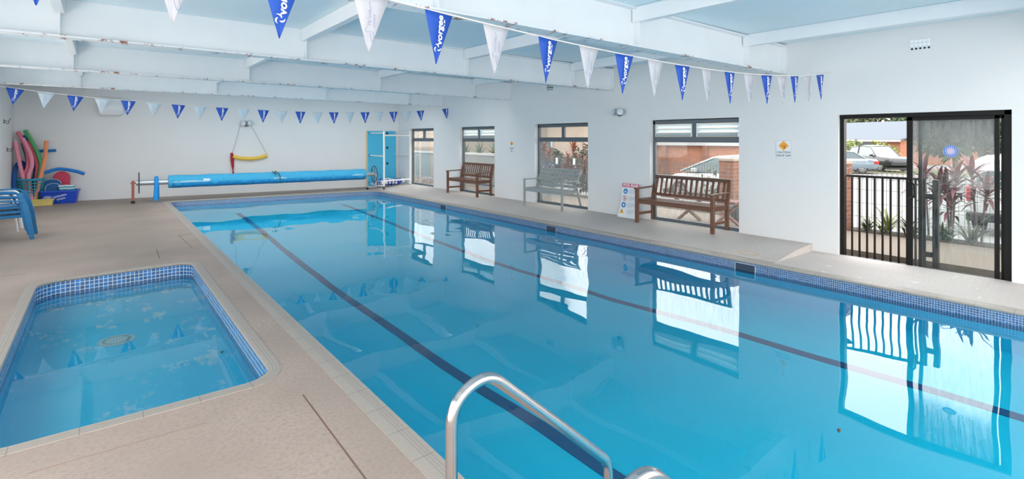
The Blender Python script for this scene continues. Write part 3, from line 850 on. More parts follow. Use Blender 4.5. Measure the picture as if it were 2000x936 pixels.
# roll: many-sided section with lobes, wrapped layers
m = MB(); n = 28
ux = ax; uz = V((0, 0, 1)); uy = ux.cross(uz).normalized()
rings = []
for i in range(25):
    t = .098+(.945-.098)*i/24; c = ap(t); rr = .172+.006*math.sin(i*1.7)
    rings.append([m.bm.verts.new(c+(uy*math.cos(2*PI*j/n)+uz*math.sin(2*PI*j/n))*(rr*(1+.025*math.cos(3*2*PI*j/n+.5)))) for j in range(n)])
for A, B in zip(rings, rings[1:]):
    for j in range(n): m.face([A[j], A[(j+1) % n], B[(j+1) % n], B[j]])
m.face(rings[0]); m.face(rings[-1])
roll = m.build('cover_roll', 'cover_blue', r)
# the loose hanging flap and the pale worn edge along it
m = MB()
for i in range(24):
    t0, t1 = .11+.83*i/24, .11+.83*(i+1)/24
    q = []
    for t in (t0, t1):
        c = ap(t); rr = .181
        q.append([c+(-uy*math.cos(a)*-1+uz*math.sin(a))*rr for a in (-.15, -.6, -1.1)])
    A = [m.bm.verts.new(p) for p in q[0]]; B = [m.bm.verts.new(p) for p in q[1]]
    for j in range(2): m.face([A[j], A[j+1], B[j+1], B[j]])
m.build('cover_flap', 'cover_deep_blue', roll, solid=.004)
for t0, t1 in ((.115, .24), (.50, .56), (.87, .93)):
    m = MB(); k = 6; pr_ = []
    for i in range(k+1):
        t = t0+(t1-t0)*i/k; c = ap(t); hh = .10+.16*math.sin(PI*i/k)
        pr_.append([m.bm.verts.new(c+(uy*math.cos(a)+uz*math.sin(a))*.1815) for a in (-.10, -.10+hh)])
    for A, B in zip(pr_, pr_[1:]): m.face([A[0], A[1], B[1], B[0]])
    m.build('worn_patch', 'cover_white', roll)
c = ap(.235)+uy*.178+uz*.03
MB().obox(c, (.16, .006, .07), Matrix.Rotation(-.04, 4, 'Z')).build('care_label', 'sign_white', roll)
# knotted tie
m = MB().tube(curve_pts([ap(.50)+uy*.10+uz*.2, ap(.505)+uy*.16+uz*.17, ap(.515)+uy*.12+uz*.21, ap(.508)+uy*.19+uz*.12, ap(.52)+uy*.2+uz*.16, ap(.53)+uy*.19+uz*.05, ap(.53)+uy*.18-uz*.08], 30), .014, 6)
m.build('tie_cord', 'wire', roll)
for t, tilt in ((-.002, 0), (.995, .0)):
    c = ap(t); m = MB()
    m.tube([c+(uy*math.cos(a)+uz*math.sin(a))*.27 for a in [2*PI*k/32 for k in range(32)]], .014, 8, closed=True)
    for k in range(6):
        a = 2*PI*k/6+.3; m.tube([c, c+(uy*math.cos(a)+uz*math.sin(a))*.27], .008, 6)
    m.tube([c-ax*.03, c+ax*.03], .05, 14)
    m.build('hand_wheel', 'wheel_dark', r)
m = MB(); a0 = ap(-.022)
m.box(a0.x-.03, a0.x+.03, a0.y-.03, a0.y+.03, .07, .60)
po = m.build('support_post', 'rusty', r, bevel=.004)
m = MB().lathe([(.04, 0), (.05, .03), (.03, .07), (.03, .09)], 12, Matrix.Translation((a0.x, a0.y, 0))); m.build('post_foot', 'plastic_black', po)
e = ap(1.0)
st = MB().bar((e.x+.02, e.y, .09), (e.x+.02, e.y, .5), .05, .05, (0, 1, 0)).box(e.x-.32, e.x+.34, e.y-.03, e.y+.03, .075, .11).build('stand', 'galv', r)
for x in (-.28, .3):
    m = MB().tube([(e.x+x, e.y-.02, .038), (e.x+x, e.y+.02, .038)], .038, 14); m.build('castor', 'plastic_black', st)
# noodle bent over the tube
n_ = [(1.13, 16.93-.14, .055), (1.145, 16.93-.125, .25), (1.16, 16.93-.105, .50), (1.165, 16.96-.07, .62), (1.17, 16.97, .655), (1.175, 16.97+.1, .61), (1.19, 16.98+.13, .45), (1.2, 16.98+.16, .2), (1.2, 16.98+.18, .06)]
m = MB().tube(curve_pts(n_, 40), .05, 14)
tag(m.build('foam_noodle', 'noodle_sky'), 'bright blue foam noodle bent over the bare tube of the cover roller', 'pool noodle', 'foam pool noodles')

# ------------------------------------------------------------------ things on the back wall
def on_back(x): return backY(x)
# white rounded wall unit
bx, by_ = .22, on_back(.22)
r = thing('wall_heater', 'white rounded plastic box mounted high on the back wall', 'wall unit', (bx, by_, 2.6), -.1254)
m = MB()
def rrect(w, h, rad, n=6, taper=0.0):
    out = []
    for (sx, sz, a0) in ((1, 1, 0), (-1, 1, PI/2), (-1, -1, PI), (1, -1, 3*PI/2)):
        for k in range(n+1):
            a = a0+PI/2*k/n; x = sx*(w/2-rad)+rad*math.cos(a); z = sz*(h/2-rad)+rad*math.sin(a)
            out.append((x*(1+taper*z/h), z))
    return out
rg = []
for y, sc in ((0, 1.0), (-.12, 1.0), (-.2, .95), (-.235, .84)):
    rg.append([m.bm.verts.new((x*sc, y, z*sc)) for x, z in rrect(.60, .50, .11, taper=.14)])
for A, B in zip(rg, rg[1:]):
    for i in range(len(A)): m.face([A[i], A[(i+1) % len(A)], B[(i+1) % len(A)], B[i]])
m.face(rg[0]); m.face(rg[-1])
m.build('housing', 'white_plastic', r, smooth=50)
m = MB()
for k in range(5): m.box(-.2, .2, -.239, -.236, -.16+k*.018, -.152+k*.018)
m.build('grille', 'off_white', r)

def twin_light(label, loc, rotz):
    r = thing('emergency_light', label, 'wall light', loc, rotz, 'twin-lamp lights on the walls')
    MB().box(-.07, .07, -.05, 0, -.06, .07).build('base', 'lamp_body', r, bevel=.012)
    for s in (-1, 1):
        M = Matrix.Translation((s*.06, -.10, -.01)) @ Matrix.Rotation(s*.6, 4, 'Z') @ Matrix.Rotation(-.25, 4, 'X') @ Matrix.Rotation(PI/2, 4, 'X')
        h = MB().lathe([(.02, -.07), (.062, -.05), (.085, .03), (.09, .07), (.08, .075)], 20, M).build('lamp_head', 'lamp_body', r)
        MB().lathe([(0, .072), (.078, .074), (.06, .088), (0, .094)], 20, M, cap=False).build('lens', 'lamp_lens', h)
    MB().box(-.045, .045, -.075, -.03, -.105, -.06).build('sensor', 'lamp_dark', r, bevel=.01)
    return r
twin_light('twin-headed grey lamp on the back wall above the yellow rescue tube', (3.6, on_back(3.6), 2.2), -.1254)
twin_light('twin-headed grey lamp on the right wall between two windows', (XW, 7.1, 2.27), -PI/2).scale = (.85, .85, .85)
# rescue tube hung from the lamp
rx = lambda x: on_back(x)-.07
r = thing('rescue_tube', 'yellow foam rescue tube with red strap hung by cords on the back wall', 'rescue tube', (3.68, on_back(3.68), 1.1))
def L(x, z, d=.07): return (x-3.68, on_back(x)-d-on_back(3.68), z-1.1)
m = MB().tube(curve_pts([L(3.22, 1.16), L(3.4, 1.10), L(3.68, 1.075), L(3.95, 1.10), L(4.17, 1.17)], 24), 056e-3, 14)
m.build('float', 'rescue_yellow', r)
m = MB().tube([L(3.43, 2.14, .05), L(3.205, 1.25, .05)], .004, 6); m.build('cord', 'wire', r)
m = MB().tube([L(3.72, 2.14, .05), L(4.19, 1.2, .05)], .004, 6); m.build('cord', 'wire', r)
m = MB()
pts = [L(3.19, 1.27, .06), L(3.2, 1.05, .06), L(3.215, .85, .06), L(3.225, .72, .06), L(3.23, .55, .06)]; ws = [.035, .05, .035, .012, .035]
m.strip(pts, V((1, 0, 0)), ws); m.build('strap', 'strap_red', r, solid=.006)

# ------------------------------------------------------------------ storage rack in the far corner
r = thing('storage_rack', 'white pipe rack with tall blue back panel in the far corner', 'rack', (7.9, 17.3, 0))
def K(x, y, z): return (x-7.9, y-17.3, z)
PY = lambda x: on_back(x)-.07
m = MB(); a, b = 7.40, 8.42
m.hexa([K(a, PY(a), .02), K(b, PY(b), .02), K(b, PY(b)+.03, .02), K(a, PY(a)+.03, .02), K(a, PY(a)+.03, 1.98), K(b, PY(b)+.03, 1.98), K(b, PY(b)+.06, 1.98), K(a, PY(a)+.06, 1.98)])
pn = m.build('back_panel', 'rack_panel', r, smooth=0, bevel=.003)
m = MB(); m.hexa([K(a-.03, PY(a), .02), K(a, PY(a), .02), K(a, PY(a)+.03, .02), K(a-.03, PY(a)+.03, .02), K(a-.03, PY(a)+.03, 1.99), K(a, PY(a)+.03, 1.99), K(a, PY(a)+.06, 1.99), K(a-.03, PY(a)+.06, 1.99)])
m.build('panel_edge', 'rack_edge', pn, smooth=0)
FLp, FRp = (7.38, 16.2), (8.45, 16.42)
for (x, y), zt in ((FLp, 1.96), (FRp, 1.96)):
    p = MB().tube([K(x, y, .03), K(x, y, zt)], .03, 14).build('post', 'pvc', r)
    MB().tube([K(x, y, .0), K(x, y, .12)], .036, 14).build('post_foot', 'wheel_dark', p)
for z in (1.82, .30): MB().tube([K(*FLp, z), K(*FRp, z)], .026, 12).build('rail', 'pvc', r)
for z in (1.9, 1.12, .12):
    MB().tube([K(7.47, PY(7.47), z), K(*FLp, z)], .022, 12).build('rail', 'pvc', r)
for z in (1.9, 1.14): MB().tube([K(8.38, PY(8.38), z), K(*FRp, z)], .022, 12).build('rail', 'pvc', r)
for x in (7.47, 8.1):
    for z in (1.9, 1.38, .82) if x > 8 else (1.9, 1.12, .14):
        q = K(x, PY(x)-.01+z*.015, z)
        MB().lathe([(.0, 0), (.045, 0), (.03, .03), (0, .035)], 14, Matrix.Translation(q) @ Matrix.Rotation(PI/2, 4, 'X'), cap=False).build('suction_cup', 'suction' if x > 8 else 'suction_blue', pn)
# coiled lane rope of blue and white discs
r = thing('lane_rope', 'coiled lane rope of blue and white floats on the deck under the rack', 'lane rope', (7.95, 16.85, .05))
pts = []
for k in range(150):
    a = k*.235; q = .15+.16*((k*.013) % 1)+.09*math.sin(k*.21)
    pts.append(V((1.32*q*math.cos(a)*1.15, .8*q*math.sin(a), .08+.19*(k/150)*(1-q)+.015*math.sin(k*.9))))
MB().tube(pts, .008, 6).build('cable', 'rope', r)
mw, mb_ = MB(), MB()
for k in range(0, 149):
    p, q = pts[k], pts[k+1]; dd = (q-p).normalized()
    tgt = mb_ if (k//5) % 2 else mw
    tgt.tube([p-dd*.014, p+dd*.014], .05, 8)
mw.build('float_discs', 'lane_white', r); mb_.build('float_discs', 'lane_blue', r)

# ------------------------------------------------------------------ noodle corner
by0 = on_back(-1.4)
BX, BYY = -1.44, 18.38
r = thing('noodle_basket', 'tall blue openwork plastic basket holding foam noodles', 'basket', (BX, BYY, 0))
m = MB(); nn = 26
def ringpts(rad, z): return [(rad*math.cos(2*PI*k/40), rad*math.sin(2*PI*k/40)*.8, z) for k in range(40)]
for k in range(9):
    z = .03+.60*k/8; rad = .20+.06*k/8; m.tube(ringpts(rad, z), .014, 6, closed=True)
for k in range(nn):
    a = 2*PI*k/nn; m.tube([(.20*math.cos(a), .16*math.sin(a), .01), (.262*math.cos(a), .21*math.sin(a), .64)], .010, 5)
m.lathe([(0, .0), (.205, .0), (.205, .02), (0, .02)], 32, Matrix.Diagonal((1, .8, 1, 1)), cap=False)
m.build('weave', 'basket_teal', r)
MB().tube(ringpts(.27, .66), .022, 8, closed=True).build('rim', 'basket_blue', r)
def N(matn, lab, ctrl, rad=.047):
    m = MB().tube(curve_pts(ctrl, 30), rad, 12)
    return tag(m.build('foam_noodle', matn), lab, 'pool noodle', 'foam pool noodles')
bw = on_back(-1.5)-.06
N('noodle_pink', 'long pink foam noodle curving left to the corner, tallest pink one', [(-1.44, 18.33, .06), (-1.55, 18.35, .72), (-1.50, 18.38, .95), (-1.49, 18.45, 1.19), (-1.56, 18.55, 1.52), (-1.71, bw-.03, 1.89)], .045)
N('noodle_rose', 'short straight pink foam noodle leaning left in the basket', [(-1.45, 18.25, .06), (-1.58, 18.30, .72), (-1.66, 18.36, 1.15), (-1.735, 18.42, 1.64)], .043)
N('noodle_rose', 'pale pink foam noodle bowing right in the middle of the basket', [(-1.40, 18.23, .08), (-1.47, 18.26, .70), (-1.41, 18.3, 1.02), (-1.45, 18.38, 1.32), (-1.60, 18.5, 1.72)], .045)
N('noodle_red', 'darker pink foam noodle standing next to the green one', [(-1.36, 18.40, .06), (-1.335, 18.42, .72), (-1.315, 18.44, 1.0), (-1.37, 18.5, 1.25), (-1.49, 18.6, 1.66)], .045)
N('noodle_green', 'tall green foam noodle arching above the basket', [(-1.33, 18.3, .06), (-1.27, 18.33, .70), (-1.235, 18.38, 1.0), (-1.29, 18.44, 1.27), (-1.42, 18.55, 1.6), (-1.57, bw-.05, 1.93)], .047)
N('noodle_orange', 'straight orange foam noodle at the right side of the basket', [(-1.36, 18.24, .08), (-1.245, 18.29, .70), (-1.165, 18.38, 1.2), (-1.14, 18.44, 1.66)], .043)
N('noodle_navy', 'navy foam noodle behind the pink ones', [(-1.44, 18.52, .06), (-1.38, 18.56, .7), (-1.36, 18.62, 1.2), (-1.47, 18.68, 1.52), (-1.62, bw, 1.79)], .042)
N('noodle_teal', 'dark teal foam noodle at the back of the basket', [(-1.55, 18.48, .06), (-1.50, 18.56, .7), (-1.52, 18.62, 1.15), (-1.62, bw, 1.6)], .042)
N('noodle_navy', 'dark blue foam noodle looped in the corner beside the basket', [(-1.74, 18.2, .05), (-1.745, 18.3, .6), (-1.73, 18.42, .95), (-1.66, 18.6, 1.1), (-1.58, 18.66, 1.0), (-1.56, 18.62, .7)], .045)
N('noodle_blue', 'short blue foam noodle lying level behind the orange one', [(-1.30, on_back(-1.3)-.06, 1.385), (-1.1, on_back(-1.1)-.06, 1.39), (-.96, on_back(-.96)-.06, 1.395)], .036)
N('noodle_blue', 'blue foam noodle arched over the tub and red board', [(-1.18, 18.40, .80), (-1.0, 18.42, .875), (-.83, 18.43, .895), (-.55, 18.42, .83), (-.36, 18.40, .745)], .043)
# storage tub
r = thing('storage_tub', 'blue rectangular plastic tub with white script against the back wall', 'tub', (-.86, 18.30, 0), -.1254)
m = MB()
def tubshell(m, w0, d0, w1, d1, h, t=.012, r_=.05):
    def lp(w, d, z): return [m.bm.verts.new((x, y, z)) for x, y in rrect(w, d, r_)]
    a, b, c, e = lp(w0, d0, 0), lp(w1, d1, h), lp(w1-2*t, d1-2*t, h), lp(w0-2*t, d0-2*t, t)
    for A, B in ((a, b), (b, c), (c, e)):
        for i in range(len(A)): m.face([A[i], A[(i+1) % len(A)], B[(i+1) % len(A)], B[i]])
    m.face(a); m.face(e)
tubshell(m, .68, .34, .76, .42, .33); m.build('body', 'tub_blue', r)
m = MB()
def lip(z0, z1, w, d, r_):
    A = [m.bm.verts.new((x, y, z0)) for x, y in rrect(w, d, r_)]; B = [m.bm.verts.new((x, y, z1)) for x, y in rrect(w, d, r_)]
    C2 = [m.bm.verts.new((x, y, z1)) for x, y in rrect(w-.07, d-.07, .04)]; D2 = [m.bm.verts.new((x, y, z0)) for x, y in rrect(w-.07, d-.07, .04)]
    for P_, Q_ in ((A, B), (B, C2), (C2, D2), (D2, A)):
        for i in range(len(A)): m.face([P_[i], P_[(i+1) % len(A)], Q_[(i+1) % len(A)], Q_[i]])
lip(.31, .345, .80, .47, .06); m.build('rim', 'tub_rim', r)
m = MB()
# handwriting-like looped script in two lines beside an oval mark
def scrib(x0, z0, n, sx, sz, slope):
    pts = []
    for k in range(n*8+1):
        t = k/8; pts.append((x0+t*sx+.35*sx*math.cos(2*PI*t), -.204-.0, z0+slope*t*sx+sz*math.sin(2*PI*t)*(1 if int(t) % 3 else 1.5)))
    m.tube(pts, .0042, 5)
scrib(-.10, .175, 9, .029, .017, .25); scrib(-.03, .11, 6, .028, .017, .25)
m.tube([(-.21+.085*math.cos(2*PI*k/24), -.202, .165+.045*math.sin(2*PI*k/24)) for k in range(24)], .005, 5, closed=True)
m.tube([(-.27, -.203, .165), (-.15, -.203, .172)], .006, 5); m.tube([(-.26, -.203, .182), (-.17, -.203, .188)], .004, 5); m.tube([(-.25, -.203, .148), (-.16, -.203, .153)], .004, 5)
plabel(m.build('lettering', 'ink_daylight_white', r), 'white script and oval mark')
# kickboards and towel in the tub
def kickboard(matn, label, loc, rot, w=.3, h=.42, t=.035):
    poly = []
    for k in range(13):
        a = PI*k/12; poly.append((w/2*math.cos(a)*(1 if True else 1), h*.62+.24*h*math.sin(a)*1.4))
    poly += [(-w/2, .05), (-w/2+.05, 0), (w/2-.05, 0), (w/2, .05)]
    m = MB().prism(poly, -t/2, t/2, Matrix(((1, 0, 0, 0), (0, 0, 1, 0), (0, 1, 0, 0), (0, 0, 0, 1))))
    o = m.build('kickboard', matn, bevel=.008)
    o.location = loc; o.rotation_euler = rot
    return tag(o, label, 'kickboard', 'kickboards in the tub')
kickboard('kick_red', 'red foam kickboard standing upright at the back of the tub', (-.85, 18.46, .29), (-.10, 0.03, -.12), .36, .57)
k1 = kickboard('kick_navy', 'large navy foam kickboard standing in the tub before the red one', (-1.03, 18.34, .24), (-.22, -.08, -.15), .42, .42)
k2 = kickboard('kick_navy', 'navy foam kickboard with pale edge in front of the larger one', (-.99, 18.24, .20), (-.2, -.05, -.12), .32, .35)
for kb, w_, h_ in ((k1, .42, .42), (k2, .32, .35)):
    pts = [(w_/2*math.cos(PI*k/12), -.02, h_*.62+.24*h_*math.sin(PI*k/12)*1.4) for k in range(13)]
    MB().tube([(-w_/2-.002, -.018, .08)] + [p for p in pts[::-1]], .006, 6).build('pale_edge', 'kick_edge', kb)
r = thing('folded_towel', 'folded teal and white striped towel on the tub edge', 'towel', (-.70, 18.20, .345), -.12)
for k in range(4):
    m = MB()
    cs = curve_pts([(-.15-.01*k, 0, .016+k*.032), (-.05, 0, .024+k*.032), (.05, 0, .016+k*.032), (.16-.01*k, 0, .022+k*.032)], 12)
    L_ = [[m.bm.verts.new((p.x, y, p.z+dz_)) for y, dz_ in ((-.1, -.014), (-.1, .014), (.1, .014), (.1, -.014))] for p in cs]
    for A, B in zip(L_, L_[1:]):
        for i in range(4): m.face([A[i], A[(i+1) % 4], B[(i+1) % 4], B[i]])
    m.face(L_[0]); m.face(L_[-1])
    m.build('fold', 'towel_white' if k % 2 else 'towel_teal', r, bevel=.006)
r = thing('plastic_basin', 'small pale yellow plastic basin on the deck before the blue tub', 'basin', (-1.19, 17.93, 0), -.05)
m = MB(); tubshell(m, .40, .2, .46, .25, .145, .008, .04); m.build('body', 'yellow_tub', r)
m = MB(); lip(.135, .15, .485, .275, .05); m.build('rim', 'yellow_tub', r)
# hooks on the left wall
for y, z, lab in ((17.0, 2.12, 'small brown hook high on the left wall near the corner'), (17.5, 1.45, 'small forked hook lower on the left wall near the noodles')):
    r = thing('coat_hook', lab, 'hook', (XL, y, z))
    MB().box(0, .012, -.025, .025, -.05, .05).build('plate', 'wheel_dark', r, bevel=.003)
    MB().tube(curve_pts([(.01, 0, .02), (.07, 0, 0), (.10, 0, .03), (.11, 0, .07)], 10), .008, 8).build('prong', 'wheel_dark', r)
    MB().tube(curve_pts([(.01, 0, -.02), (.05, .02, -.05), (.08, .03, -.04), (.085, .03, -.01)], 10), .007, 8).build('prong', 'wheel_dark', r)

# ------------------------------------------------------------------ chairs at the left
def resin_chair(label, loc, rotz, group):
    """moulded plastic armchair facing local +x"""
    c = thing('plastic_armchair', label, 'chair', loc, rotz, group)
    m = MB(); n = 9; rows = []
    for i in range(n):                                                     # scooped seat sheet
        t = i/(n-1); x = .27-.52*t
        rows.append([m.bm.verts.new((x, y*(.25-.03*t)/.25, .415-.035*t-.02*(1-(y/.25)**2)-(.03 if i == 0 else 0))) for y in (-.28, -.16, 0, .16, .28)])
    for A, B in zip(rows, rows[1:]):
        for j in range(4): m.face([A[j], A[j+1], B[j+1], B[j]])
    m.build('seat', 'chair_blue', c, solid=.012)
    m = MB(); rows = []
    for i in range(7):                                                     # curved back with slots
        t = i/6; z = .40+.47*t; x = -.25-.14*t
        rows.append([m.bm.verts.new((x+.07*(abs(y)/.26)**2, y*(1-.12*t), z-.05*t*(y/.26)**2)) for y in (-.26, -.19, -.15, -.06, -.02, .02, .06, .15, .19, .26)])
    for k, (A, B) in enumerate(zip(rows, rows[1:])):
        for j in range(9):
            if j in (1, 3, 5, 7) and 0 < k < 5 and j % 2 == 1: continue
            m.face([A[j], A[j+1], B[j+1], B[j]])
    m.build('backrest', 'chair_blue', c, solid=.014)
    for s in (-1, 1):
        m = MB()
        cp = curve_pts([(-.33, s*.295, .66), (-.15, s*.318, .665), (.1, s*.325, .665), (.24, s*.315, .655), (.30, s*.31, .62)], 16)
        L_ = [[m.bm.verts.new(p+V((0, dy, dz_))) for dy, dz_ in ((-.032, -.014), (-.032, .012), (.032, .012), (.032, -.014))] for p in cp]
        for A, B in zip(L_, L_[1:]):
            for i in range(4): m.face([A[i], A[(i+1) % 4], B[(i+1) % 4], B[i]])
        m.face(L_[0]); m.face(L_[-1]); m.build('armrest', 'chair_blue', c, bevel=.008)
        m = MB()                                                            # front leg runs up into the arm
        q = [(.30, .64, .035), (.345, .42, .042), (.375, .2, .036), (.405, 0, .03)]
        L_ = [[m.bm.verts.new((x+a*w_, s*.31+b*.03, z)) for a, b in ((-1, -1), (1, -1), (1, 1), (-1, 1))] for x, z, w_ in q]
        for A, B in zip(L_, L_[1:]):
            for i in range(4): m.face([A[i], A[(i+1) % 4], B[(i+1) % 4], B[i]])
        m.face(L_[0]); m.face(L_[-1]); m.build('front_leg', 'chair_blue', c, bevel=.006)
        m = MB()
        q = [(-.26, .40, .035), (-.33, .2, .032), (-.39, 0, .026)]
        L_ = [[m.bm.verts.new((x+a*w_, s*.245+b*.028, z)) for a, b in ((-1, -1), (1, -1), (1, 1), (-1, 1))] for x, z, w_ in q]
        for A, B in zip(L_, L_[1:]):
            for i in range(4): m.face([A[i], A[(i+1) % 4], B[(i+1) % 4], B[i]])
        m.face(L_[0]); m.face(L_[-1]); m.build('rear_leg', 'chair_blue', c, bevel=.006)
        MB().bar((-.25, s*.25, .385), (.33, s*.275, .40), .02, .05).build('side_rail', 'chair_blue', c, bevel=.005)
    MB().bar((.285, -.27, .385), (.285, .27, .385), .02, .06).build('front_rail', 'chair_blue', c, bevel=.005)
    return c
ch = resin_chair('lower blue plastic armchair of the stack beside the left wall', (-1.33, 12.36, 0), .0, 'stacked blue plastic armchairs')
c2 = copy_tree(ch); c2.location = (-1.36, 12.38, .075); c2['label'] = 'upper blue plastic armchair of the stack beside the left wall'
c3 = copy_tree(ch); c3.location = (-1.39, 12.40, .15); c3['label'] = 'topmost blue plastic armchair of the stack beside the left wall'
def tube_chair(label, loc, rotz):
    c = thing('tube_chair', label, 'chair', loc, rotz, 'white tubular chairs behind the blue stack')
    for s in (-1, 1):
        m = MB().tube(fillet([(.42, s*.26, 0), (.36, s*.26, .56), (.30, s*.26, .68), (-.12, s*.26, .73), (-.42, s*.25, .98)], [.1, .12, .2], 6), .014, 10)
        m.build('side_frame', 'chair_tube', c)
        MB().tube([(.1, s*.245, .40), (-.3, s*.245, 0)], .013, 10).build('rear_leg', 'chair_tube', c)
    for k in range(9):
        t = k/8; p = V((-.10-.3*t, 0, .46+.48*t)) if k > 3 else V((.34-.12*k, 0, .40))
        MB().tube(curve_pts([(p.x, -.255, p.z), (p.x-.01, 0, p.z-.015), (p.x, .255, p.z)], 8), .007, 6).build('strap', 'chair_tube', c)
    MB().tube([(.36, -.26, .40), (.36, .26, .40)], .012, 8).build('cross_bar', 'chair_tube', c)
    return c
tc = tube_chair('white tubular metal chair behind the blue armchairs, front one', (-1.62, 13.35, 0), 0)
t2 = copy_tree(tc); t2.location = (-1.60, 13.85, 0); t2['label'] = 'second white tubular metal chair, further along the left wall'

# ------------------------------------------------------------------ signs
def plate(name, label, cat, y, z, w, h, tilt=0.0, group=None):
    return thing(name, label, cat, (XW-.001, y, z), 0, group)
def caution(label, y, z, w, h, lines, ts):
    r = thing('caution_sign', label, 'sign', (XW, y, z), 0, 'caution signs on the right wall')
    MB().box(-.004, -.0005, -w/2, w/2, -h/2, h/2).build('plate', 'sign_white', r, smooth=0)
    m = MB()
    for (a, b, c, d) in ((-w/2, w/2, h/2-.003, h/2), (-w/2, w/2, -h/2, -h/2+.003), (-w/2, -w/2+.003, -h/2, h/2), (w/2-.003, w/2, -h/2, h/2)): m.box(-.0046, -.004, a, b, c, d)
    m.build('border', 'sign_grey', r, smooth=0)
    q = w*.34; zc = h*.2
    MB().prism([(q, 0), (0, q), (-q, 0), (0, -q)], .004, .0052, Matrix.Translation((0, 0, zc)) @ TR).build('diamond', 'sign_orange', r, smooth=0)
    m = MB()
    for (a, b, c, d) in ((-.026, .026, -.003, .003), (-.03, -.02, .0, .012), (.02, .03, .0, .012), (.005, .026, -.034, -.018), (-.004, .01, -.022, -.012)):
        s = w/.23; m.prism([(a*s, c*s), (b*s, c*s), (b*s, d*s), (a*s, d*s)], .0052, .0058, Matrix.Translation((0, 0, zc)) @ TR)
    m.build('pictogram', 'ink_dark', r, smooth=0)
    m = MB()
    for k, t in enumerate(lines): m.text(t, ts, Matrix.Translation((-.0045, 0, -h*.17-k*ts*1.15)) @ TR, bold=.0006)
    m.build('lettering', 'ink_dark', r, smooth=0)
caution('caution drop off sign nearest the sliding door', 3.80, 1.545, .235, .285, ['CAUTION', 'DROP OFF'], .046)
caution('small distant caution sign between the brown and grey benches', 10.78, 1.52, .2, .32, ['CAUTION', 'DROP', 'OFF'], .042)
# pool rules board leaning on the wall
r = thing('pool_rules_board', 'white pool rules board with round icons leaning on the wall beside a bench', 'sign', (8.36, 6.80, .107))
tl = Matrix.Rotation(math.radians(9), 4, 'Y')
BM = tl @ TR
def bw_(z): return .215+.055*max(0, 1-z/.26)**1.6
m = MB(); A = [(-bw_(z), z) for z in [.7*k/14 for k in range(15)]]; B = [(bw_(z), z) for z in [.7*k/14 for k in range(15)]]
m.prism(B+A[::-1], -.003, .0, BM); m.build('board', 'sign_white', r, smooth=0)
MB().prism([(-.212, .62), (.212, .62), (.212, .695), (-.212, .695)], .0, .0012, BM).build('header', 'sign_red', r, smooth=0)
m = MB().text('POOL RULES', .066, BM @ Matrix.Translation((0, .657, .0014)), bold=.0022, xs=1.0)
m.build('lettering', 'ink_daylight_white', r, smooth=0)
for (z, kind, x) in ((.535, 'b', -.115), (.395, 'r', -.118), (.255, 'b', -.13), (.125, 't', -.165)):
    Mq = BM @ Matrix.Translation((x, z, .0))
    if kind == 'b':
        i = MB().lathe([(0, .0), (.056, .0), (.056, .0012), (0, .0012)], 28, Mq, cap=False).build('icon', 'sign_blue', r, smooth=0)
        m = MB()
        if z > .4:
            for a in (-.02, 0, .02): m.prism([(a-.006, -.025), (a+.006, -.025), (a+.004, .025 if a == 0 else .005), (a-.004, .025 if a == 0 else .005)], .0013, .0018, Mq)
        else: m.lathe([(0, .0013), (.022, .0013), (.022, .0018), (0, .0018)], 16, Mq, cap=False)
        m.build('icon_mark', 'ink_daylight_white', i, smooth=0)
    elif kind == 'r':
        m = MB(); m.lathe([(.046, 0), (.056, 0), (.056, .0012), (.046, .0012), (.046, 0)], 28, Mq, cap=False)
        m.obox(Mq @ V((0, 0, .0008)), (.0008, .1, .008), tl @ Matrix.Rotation(.78, 4, 'X')); i = m.build('icon', 'sign_red', r, smooth=0)
        m = MB().prism([(-.008, -.03), (.012, -.03), (.004, -.018), (.008, .005), (.004, .028), (-.006, .028), (-.012, .0)], .0013, .0016, Mq); m.build('icon_mark', 'ink_dark', i, smooth=0)
    else:
        i = MB().prism([(-.058, -.045), (.058, -.045), (0, .055)], 0, .0012, Mq).build('icon', 'sign_yellow', r, smooth=0)
        m = MB().prism([(-.006, -.012), (.006, -.012), (.008, .025), (-.008, .025)], .0013, .0018, Mq).prism([(-.006, -.03), (.006, -.03), (.006, -.02), (-.006, -.02)], .0013, .0018, Mq); m.build('icon_mark', 'ink_dark', i, smooth=0)
m = MB()
for z in (.535, .395, .255, .125):
    for k in range(4):
        ln = (.2, .17, .22, .12)[k]; m.prism([(-.03, z+.03-k*.022), (-.03+ln*.9, z+.03-k*.022), (-.03+ln*.9, z+.036-k*.022), (-.03, z+.036-k*.022)], 0, .001, BM)
m.build('text_lines', 'sign_grey', r, smooth=0)

# wall vents
def vent(label, y, z):
    r = thing('air_vent', label, 'vent', (XW, y, z), 0, 'pierced vents high on the right wall')
    MB().box(-.006, 0, -.125, .125, -.085, .085).build('plate', 'vent_white', r, smooth=0, bevel=.002)
    for row, zz in enumerate((.05, .0, -.05)):
        m = MB()
        for k in range(5):
            m.lathe([(0, .0061), (.019 if row < 2 else .014, .0061), (.019 if row < 2 else .014, .0075), (0, .0075)], 14, Matrix.Translation((0, -.09+.045*k, zz)) @ TR, cap=False)
        m.build('holes', 'ink_daylight_white' if (row < 2 and y < 5) else 'vent_hole', r, smooth=0)  # upper rows of the near vent white: daylight through holes put into colour
vent('pierced white vent above the sliding door', 2.04, 2.965)
vent('distant pierced white vent high on the wall between windows', 9.28, 2.95)
